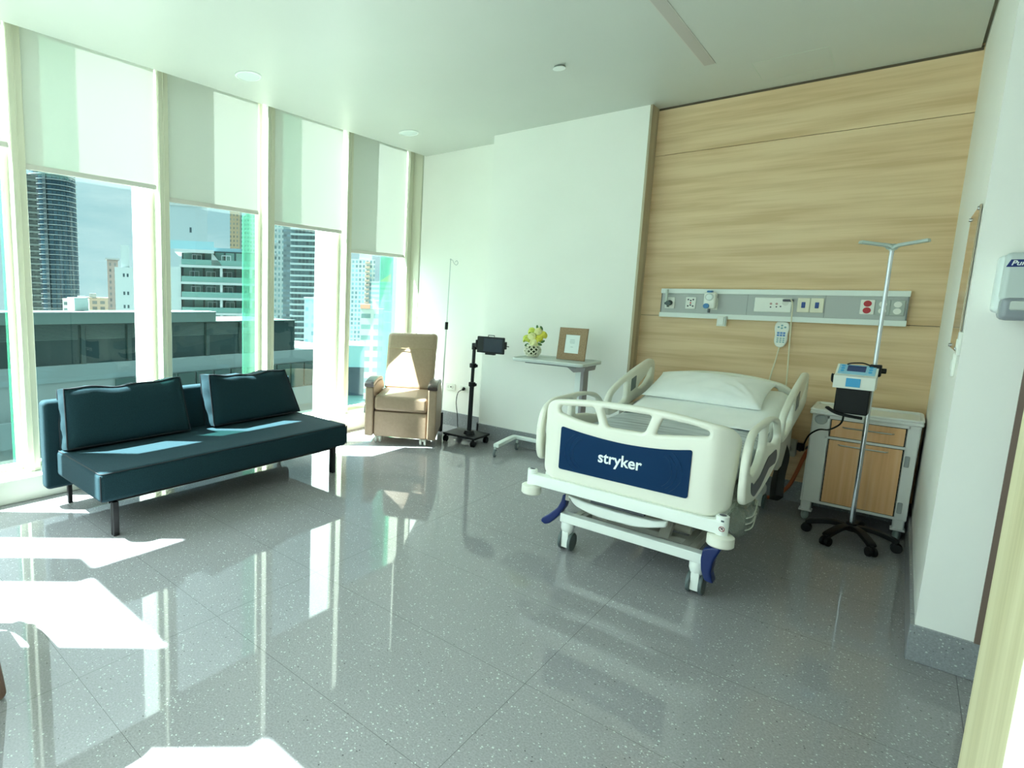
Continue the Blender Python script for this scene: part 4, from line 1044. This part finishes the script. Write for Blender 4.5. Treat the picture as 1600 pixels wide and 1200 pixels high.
MB().cyl((HX, HY, .10), (HX, HY, 1.0), .0125, seg=24).build('lower_pole', chrome, t)
MB().cyl((HX, HY, .98), (HX, HY, 1.815), .0105, seg=24).build('upper_pole', mat('white_steel', (214, 216, 222), .25, .6), t)
b = MB()
for a in (205, 345, 110):
    a = math.radians(a); c, s_ = math.cos(a), math.sin(a)
    b.tube([(HX, HY, 1.815), (HX+.03*c, HY+.03*s_, 1.832), (HX+.155*c, HY+.155*s_, 1.852)], .01, 10, False, False, sq=(.026, .009))
b.cyl((HX, HY, 1.80), (HX, HY, 1.84), .014).build('hook_wings', mat('frosted_wing', (176, 188, 184), .4), t)
p_ = thing('infusion_pump', 'white and blue infusion pump with small screen, clamped on the infusion stand', 'pump', (-.175, 4.54, .98), -.04)
def loc(x, y, z): return (x, y, z)
prof = [(-.075, 0), (-.078, .075), (-.03, .082), (.055, .135), (.075, .135), (.075, 0)]   # y, z
MB().prism(prof, -.095, .095, 'x').build('case', white_plastic, p_, False, angle=20)
# sloped control panel
n_ = Vector((-.053, .085)); sl = math.atan2(.053, .085)
Ms = Matrix.Translation((0, .0125, .1085)) @ Matrix.Rotation(sl, 4, 'X')
pn = MB().box(-.085, .085, -.048, .048, .0, .003, .001, 1, M=Ms).build('control_panel', blue_grey, p_, False)
MB().box(-.045, .040, -.020, .036, .002, .005, .001, 1, M=Ms).build('screen', mat('pump_screen', (42, 66, 116), .2), pn, False)
b = MB()
for x in (-.066, .062):
    for y in (-.02, .005, .03): b.cyl(Ms @ Vector((x, y, .002)), Ms @ Vector((x, y, .0055)), .009, seg=14)
b.build('buttons', cyan_sticker, pn, False)
MB().box(-.036, .030, -.0805, -.076, .012, .064, .002, 1).build('front_label', cyan_sticker, p_, False)
MB().box(-.078, .078, -.055, .06, -.155, .002, .006, 1).build('battery_unit', black_plastic, p_, False)
MB().tube([(-.11, -.05, -.130), (-.06, -.085, -.152), (.0, -.09, -.162), (.06, -.08, -.168)], .008, 10, sq=(.012, .007)).build('handle', black_plastic, p_, False)
MB().box(.05, .105, .04, .10, .075, .145, .004, 1).cyl((.10, .08, .11), (.125, .085, .11), .016).build('pole_clamp', black_plastic, p_, False)
MB().tube([(-.095, .0, .05), (-.108, .0, .075), (-.108, .0, .035), (-.095, .0, .02)], .006, 8).build('side_knob', black_plastic, p_, False)
MB().tube([(.06, .05, .136), (.02, .05, .15), (-.03, .04, .146), (-.05, .05, .137)], .004, 8).build('carry_cable', black_plastic, p_, False)
t = thing('power_cord', 'black cord looping from the infusion pump down the left side of the cabinet', 'cord', (-.3, 4.7, .6))
MB().tube([(-.205, 4.50, .815), (-.207, 4.51, .775), (-.225, 4.56, .735), (-.275, 4.68, .68), (-.33, 4.78, .655), (-.38, 4.83, .60), (-.405, 4.86, .52), (-.42, 4.90, .47), (-.44, 5.0, .455), (-.45, 5.15, .44), (-.452, 5.262, .43)], .005, 8).build('cable', black_plastic, t)
MB().box(-.475, -.43, 5.235, 5.272, .40, .455, .006, 2).build('plug', black_plastic, t)
t = thing('low_socket', 'grey socket box low on the oak wall between bed and cabinet', 'socket', (-.51, YW, .42))
MB().box(-.58, -.475, YW-.045, YW+.002, .345, .475, .01, 2).build('box', mat('socket_grey', (172, 172, 164), .5), t)
MB().cyl((-.53, YW-.075, .41), (-.53, YW-.04, .41), .03, seg=20, bev=.005).build('plug', mat('plug_grey', (150, 148, 142), .5), t)
t = thing('orange_hose', 'orange hose curving from the wall to under the bed head', 'hose', (-.5, 5.1, .2))
MB().tube([(-.405, 5.25, .42), (-.42, 5.17, .37), (-.445, 5.10, .26), (-.475, 5.06, .165), (-.53, 5.02, .09), (-.60, 5.0, .06), (-.72, 4.98, .06)], .012, 10).build('tube', orange_hose, t)
MB().cyl((-.403, YW, .425), (-.405, 5.24, .42), .02, bev=.003).build('coupling', dark_grey, t)

# ---------------------------------------------------------------- headwall service panel
t = thing('service_panel', 'long grey and white medical service panel on the oak wall above the bed', 'panel', (-.75, YW, 1.465))
pan = MB().box(-1.492, .006, YW-.045, YW, 1.38, 1.55, .002, 1).build('panel', mat('panel_grey', (178, 182, 180), .45), t)
MB().box(-1.497, .010, YW-.062, YW, 1.543, 1.582, .004, 2).box(-1.497, .010, YW-.064, YW-.06, 1.559, 1.565).build('upper_rail', white_metal, t)
MB().box(-1.497, .010, YW-.062, YW, 1.347, 1.386, .004, 2).box(-1.497, .010, YW-.064, YW-.06, 1.364, 1.370).build('lower_rail', white_metal, t)
for x in (-.885, -.421): MB().box(x-.0012, x+.0012, YW-.0458, YW-.04, 1.387, 1.543).build('seam', mat('seam_grey', (120, 124, 124), .5), pan)
for x in (-1.495, .0): MB().box(x, x+.007, YW-.047, YW, 1.386, 1.545).build('end_cap', mat('seam_grey', (120, 124, 124), .5), pan)
FYP = YW-.045
def plate(x0, x1, z0, z1, m, name='plate', d=.010):
    return MB().box(x0, x1, FYP-d, FYP+.001, z0, z1, .003, 1).build(name, m, t)
def dots(par, pts, r, m, name, d=.012):
    b = MB()
    for x, z in pts: b.cyl((x, FYP-d, z), (x, FYP-d+.005, z), r, seg=16)
    return b.build(name, m, par)
p1 = plate(-1.462, -1.390, 1.418, 1.512, white_plastic, 'gas_outlet')
dots(p1, [(-1.426, 1.465)], .022, dark_grey, 'port')
p2 = plate(-1.308, -1.234, 1.420, 1.515, white_plastic, 'power_outlet')
dots(p2, [(-1.289, 1.495), (-1.253, 1.495), (-1.289, 1.443), (-1.253, 1.443), (-1.271, 1.487), (-1.271, 1.451)], .0065, dark_grey, 'slots')
dots(p2, [(-1.271, 1.468)], .006, red_plastic, 'indicator')
p3 = plate(-1.16, -1.08, 1.418, 1.512, white_plastic, 'gas_outlet')
p4 = plate(-.838, -.611, 1.415, 1.522, white_plastic, 'call_plate')
dots(p4, [(-.735, 1.477), (-.70, 1.477)], .008, mat('pinkish_jack', (188, 150, 146), .5), 'jack'); dots(p4, [(-.735, 1.452), (-.70, 1.455), (-.675, 1.458)], .005, dark_grey, 'jack')
dots(p4, [(-.648, 1.485)], .020, mat('socket_insert', (214, 216, 206), .4), 'round_cover')
for x0, x1 in ((-.578, -.506), (-.502, -.428)):
    q = plate(x0, x1, 1.420, 1.524, mat('ivory_plate', (226, 222, 200), .4), 'switch_plate')
    MB().box((x0+x1)/2-.011, (x0+x1)/2+.011, FYP-.015, FYP-.009, 1.452, 1.494, .002, 1).build('blue_switch', blue_plastic, q)
q = plate(-.232, -.158, 1.420, 1.519, white_plastic, 'emergency_outlet')
MB().cyl((-.195, FYP-.014, 1.493), (-.195, FYP-.008, 1.493), .021, seg=22).cyl((-.195, FYP-.014, 1.447), (-.195, FYP-.008, 1.447), .021, seg=22).build('red_socket', red_plastic, q)
for x0, x1 in ((-.154, -.081), (-.080, -.008)):
    q = plate(x0, x1, 1.416, 1.520, mat('grey_plate', (170, 178, 172), .4), 'power_outlet')
    MB().cyl(((x0+x1)/2, FYP-.014, 1.491), ((x0+x1)/2, FYP-.008, 1.491), .020, seg=22).cyl(((x0+x1)/2, FYP-.014, 1.446), ((x0+x1)/2, FYP-.008, 1.446), .020, seg=22).build('outlet_face', white_plastic, q)
g = thing('gas_valve', 'dark green valve with a clear tube at the left end of the service panel', 'valve', (-1.426, FYP-.04, 1.46))
MB().cyl((-1.426, FYP-.065, 1.462), (-1.426, FYP-.010, 1.462), .020, seg=18, bev=.003).cyl((-1.452, FYP-.05, 1.46), (-1.40, FYP-.05, 1.46), .010).cyl((-1.426, FYP-.05, 1.46), (-1.426, FYP-.05, 1.43), .009).build('valve_body', mat('valve_green', (40, 66, 66), .35), g)
MB().cyl((-1.442, FYP-.05, 1.475), (-1.442, FYP-.05, 1.575), .010, seg=16).build('flow_tube', mat('pale_tube', (196, 206, 196), .25), g)
g = thing('suction_regulator', 'white suction regulator with a round gauge and blue knob on the service panel', 'regulator', (-1.125, FYP-.05, 1.49))
MB().box(-1.168, -1.085, FYP-.075, FYP-.011, 1.425, 1.555, .014, 3).build('case', white_plastic, g)
MB().cyl((-1.128, FYP-.083, 1.518), (-1.128, FYP-.07, 1.518), .029, seg=26, bev=.003).build('gauge', light_grey, g)
MB().cyl((-1.128, FYP-.0845, 1.518), (-1.128, FYP-.08, 1.518), .021, seg=24).build('dial', paper, g)
MB().cyl((-1.142, FYP-.098, 1.447), (-1.142, FYP-.07, 1.447), .020, seg=20, bev=.003).box(-1.15, -1.112, FYP-.07, FYP-.03, 1.553, 1.568, .003, 1).build('knob', mat('regulator_blue', (58, 122, 176), .4), g)
MB().cyl((-1.128, FYP-.045, 1.425), (-1.128, FYP-.045, 1.395), .009).build('hose_nipple', dark_grey, g)
g = thing('rail_bracket', 'small white bracket hanging under the lower rail of the service panel', 'bracket', (-1.03, YW, 1.34))
MB().box(-1.068, -1.002, YW-.082, YW-.06, 1.292, 1.372, .004, 2).box(-1.06, -1.02, YW-.092, YW-.08, 1.30, 1.365, .003, 1).build('body', white_plastic, g)
MB().box(-1.012, -1.004, YW-.094, YW-.062, 1.296, 1.37, .002, 1).build('slot', light_grey, g)
g = thing('call_handset', 'white nurse call handset with blue buttons hanging on its cord below the panel', 'handset', (-.653, YW-.04, 1.25), 0)
MB().add(panel_bm([fillet([(-.70, 1.30), (-.690, 1.345), (-.655, 1.352), (-.615, 1.342), (-.605, 1.30), (-.615, 1.25), (-.612, 1.20), (-.63, 1.16), (-.655, 1.150), (-.682, 1.163), (-.695, 1.20), (-.69, 1.25)], .018, 4)], .026, .008), None, lambda x, y, z: (x, YW-.024-z, y)).build('case', white_plastic, g)
b = MB()
for z, w_ in ((1.262, .011), (1.244, .011)):
    for dx in (-.018, 0, .018): b.box(-.653+dx-.007, -.653+dx+.007, YW-.040, YW-.036, z-.007, z+.007)
b.build('buttons', mat('handset_blue', (92, 134, 190), .4), g)
b = MB()
for z in (1.222, 1.208, 1.194):
    for dx in (-.018, 0, .018): b.box(-.653+dx-.006, -.653+dx+.006, YW-.040, YW-.036, z-.004, z+.004)
for dx, z in ((-.02, 1.305), (0, 1.318), (.02, 1.305), (0, 1.298)): b.cyl((-.653+dx, YW-.040, z), (-.653+dx, YW-.036, z), .007, seg=12)
b.build('pale_buttons', mat('handset_teal', (130, 172, 176), .4), g)
MB().tube([(-.657, YW-.024, 1.155), (-.660, YW-.03, 1.12), (-.668, YW-.035, 1.05), (-.682, YW-.05, .95), (-.69, YW-.055, .84), (-.67, YW-.05, .74), (-.62, YW-.05, .72), (-.588, YW-.05, .78), (-.584, YW-.05, .92), (-.592, YW-.06, 1.15), (-.598, YW-.08, 1.36), (-.600, YW-.085, 1.46), (-.612, YW-.075, 1.505), (-.630, YW-.06, 1.50)], .0045, 8).build('cord', mat('ivory_cord', (222, 216, 190), .5), g)
MB().box(-.665, -.60, FYP-.03, FYP-.010, 1.495, 1.512, .004, 1).build('plug', dark_grey, g)

# ---------------------------------------------------------------- right wall: mirror, switches, sanitiser
t = thing('wall_mirror', 'frameless mirror on chrome standoffs on the right side wall', 'mirror', (XR, 3.52, 1.58))
mm = mat('mirror_glass', (222, 208, 196), .12, 1)
MB().box(XR-.008, XR-.002, 3.312, 3.765, 1.294, 1.876, .001, 1).build('mirror_pane', mm, t)
for y, z in ((3.75, 1.862), (3.75, 1.305), (3.33, 1.862), (3.33, 1.308)): MB().cyl((XR-.014, y, z), (XR+.001, y, z), .008, seg=16, bev=.002).build('standoff', chrome, t)
for y, z0, z1, lab in ((3.262, 1.285, 1.378, 'white switch plate just under the near corner of the mirror'), (3.40, 1.19, 1.288, 'white switch plate lower down, below the mirror')):
    s_ = thing('switch_plate', lab, 'switch', (XR, y, z0), 0, 'switch plates below the mirror')
    MB().box(XR-.011, XR+.001, y-.03, y+.03, z0, z1, .003, 1).build('plate', white_plastic, s_)
    MB().box(XR-.014, XR-.010, y-.012, y+.012, z0+.028, z1-.028, .002, 1).build('rocker', white_plastic, s_)
t = thing('sanitiser_dispenser', 'grey and white hand sanitiser dispenser on the pier at the right border', 'dispenser', (.29, YR, 1.43))
MB().box(.225, .345, YR-.075, YR+.001, 1.455, 1.668, .018, 3).build('back_case', mat('dispenser_white', (222, 230, 228), .3), t)
cv = MB().box(.238, .345, YR-.112, YR-.06, 1.50, 1.674, .016, 3).build('front_cover', mat('dispenser_grey', (196, 206, 204), .35), t)
MB().box(.242, .345, YR-.120, YR-.02, 1.430, 1.515, .02, 3).build('push_bar', mat('smoke_plastic', (146, 152, 158), .25), t)
MB().box(.265, .312, YR-.124, YR-.118, 1.468, 1.500, .004, 1).build('window', mat('dispenser_window', (206, 212, 206), .15), t)
MB().add(panel_bm([[(.241, 1.622), (.336, 1.622), (.338, 1.648), (.251, 1.648)]], .002, .0004), None, lambda x, y, z: (x, YR-.113-z, y)).build('label', mat('label_navy', (22, 44, 112), .4), cv)
MB().add(text_bm('Purell', .024, .0005, .0006, 'LEFT', .25), None, lambda x, y, z: (.252+x, YR-.1146-z, 1.635+y)).build('lettering', logo_white, cv)


# ---------------------------------------------------------------- guest chair, almost wholly beyond the left border
t = thing('guest_chair', 'guest chair beyond the left border, only the tip of its brown wooden leg in view', 'chair', (-2.45, .10, 0))
cb = mat('chair_brown', (104, 78, 66), .45); cu = mat('chair_cloth', (150, 140, 122), .8)
MB().box(-2.82, -2.12, -.20, .40, .34, .46, .03, 3).build('seat', cu, t)
MB().add(panel_bm([fillet([(-.20, .46), (.40, .46), (.40, .84), (-.20, .84)], [.02, .02, .12, .12], 6)], .09, .03), None, lambda u, v, w: (-2.10+(v-.46)*.30+w, u, v)).build('backrest', cu, t)
for y in (-.235, .385):
    MB().tube([(-2.12, y, .60), (-2.3, y, .625), (-2.6, y, .615), (-2.80, y, .585), (-2.88, y, .50)], .02, 12, sq=(.035, .018)).build('armrest', cb, t)
for x0, y, x1 in ((-2.17, .40, -2.17), (-2.17, -.235, -2.17), (-2.84, .40, -2.80), (-2.84, -.235, -2.80)):
    ye = y+(.062 if y > 0 else -.05)
    MB().tube([(x0, y, .58), ((x0+x1)/2, (y+ye)/2, .28), (x1, ye, .022)], .02, 12, rs=[.026, .025, .022]).sph((x1, ye, .022), .022).build('leg', cb, t)
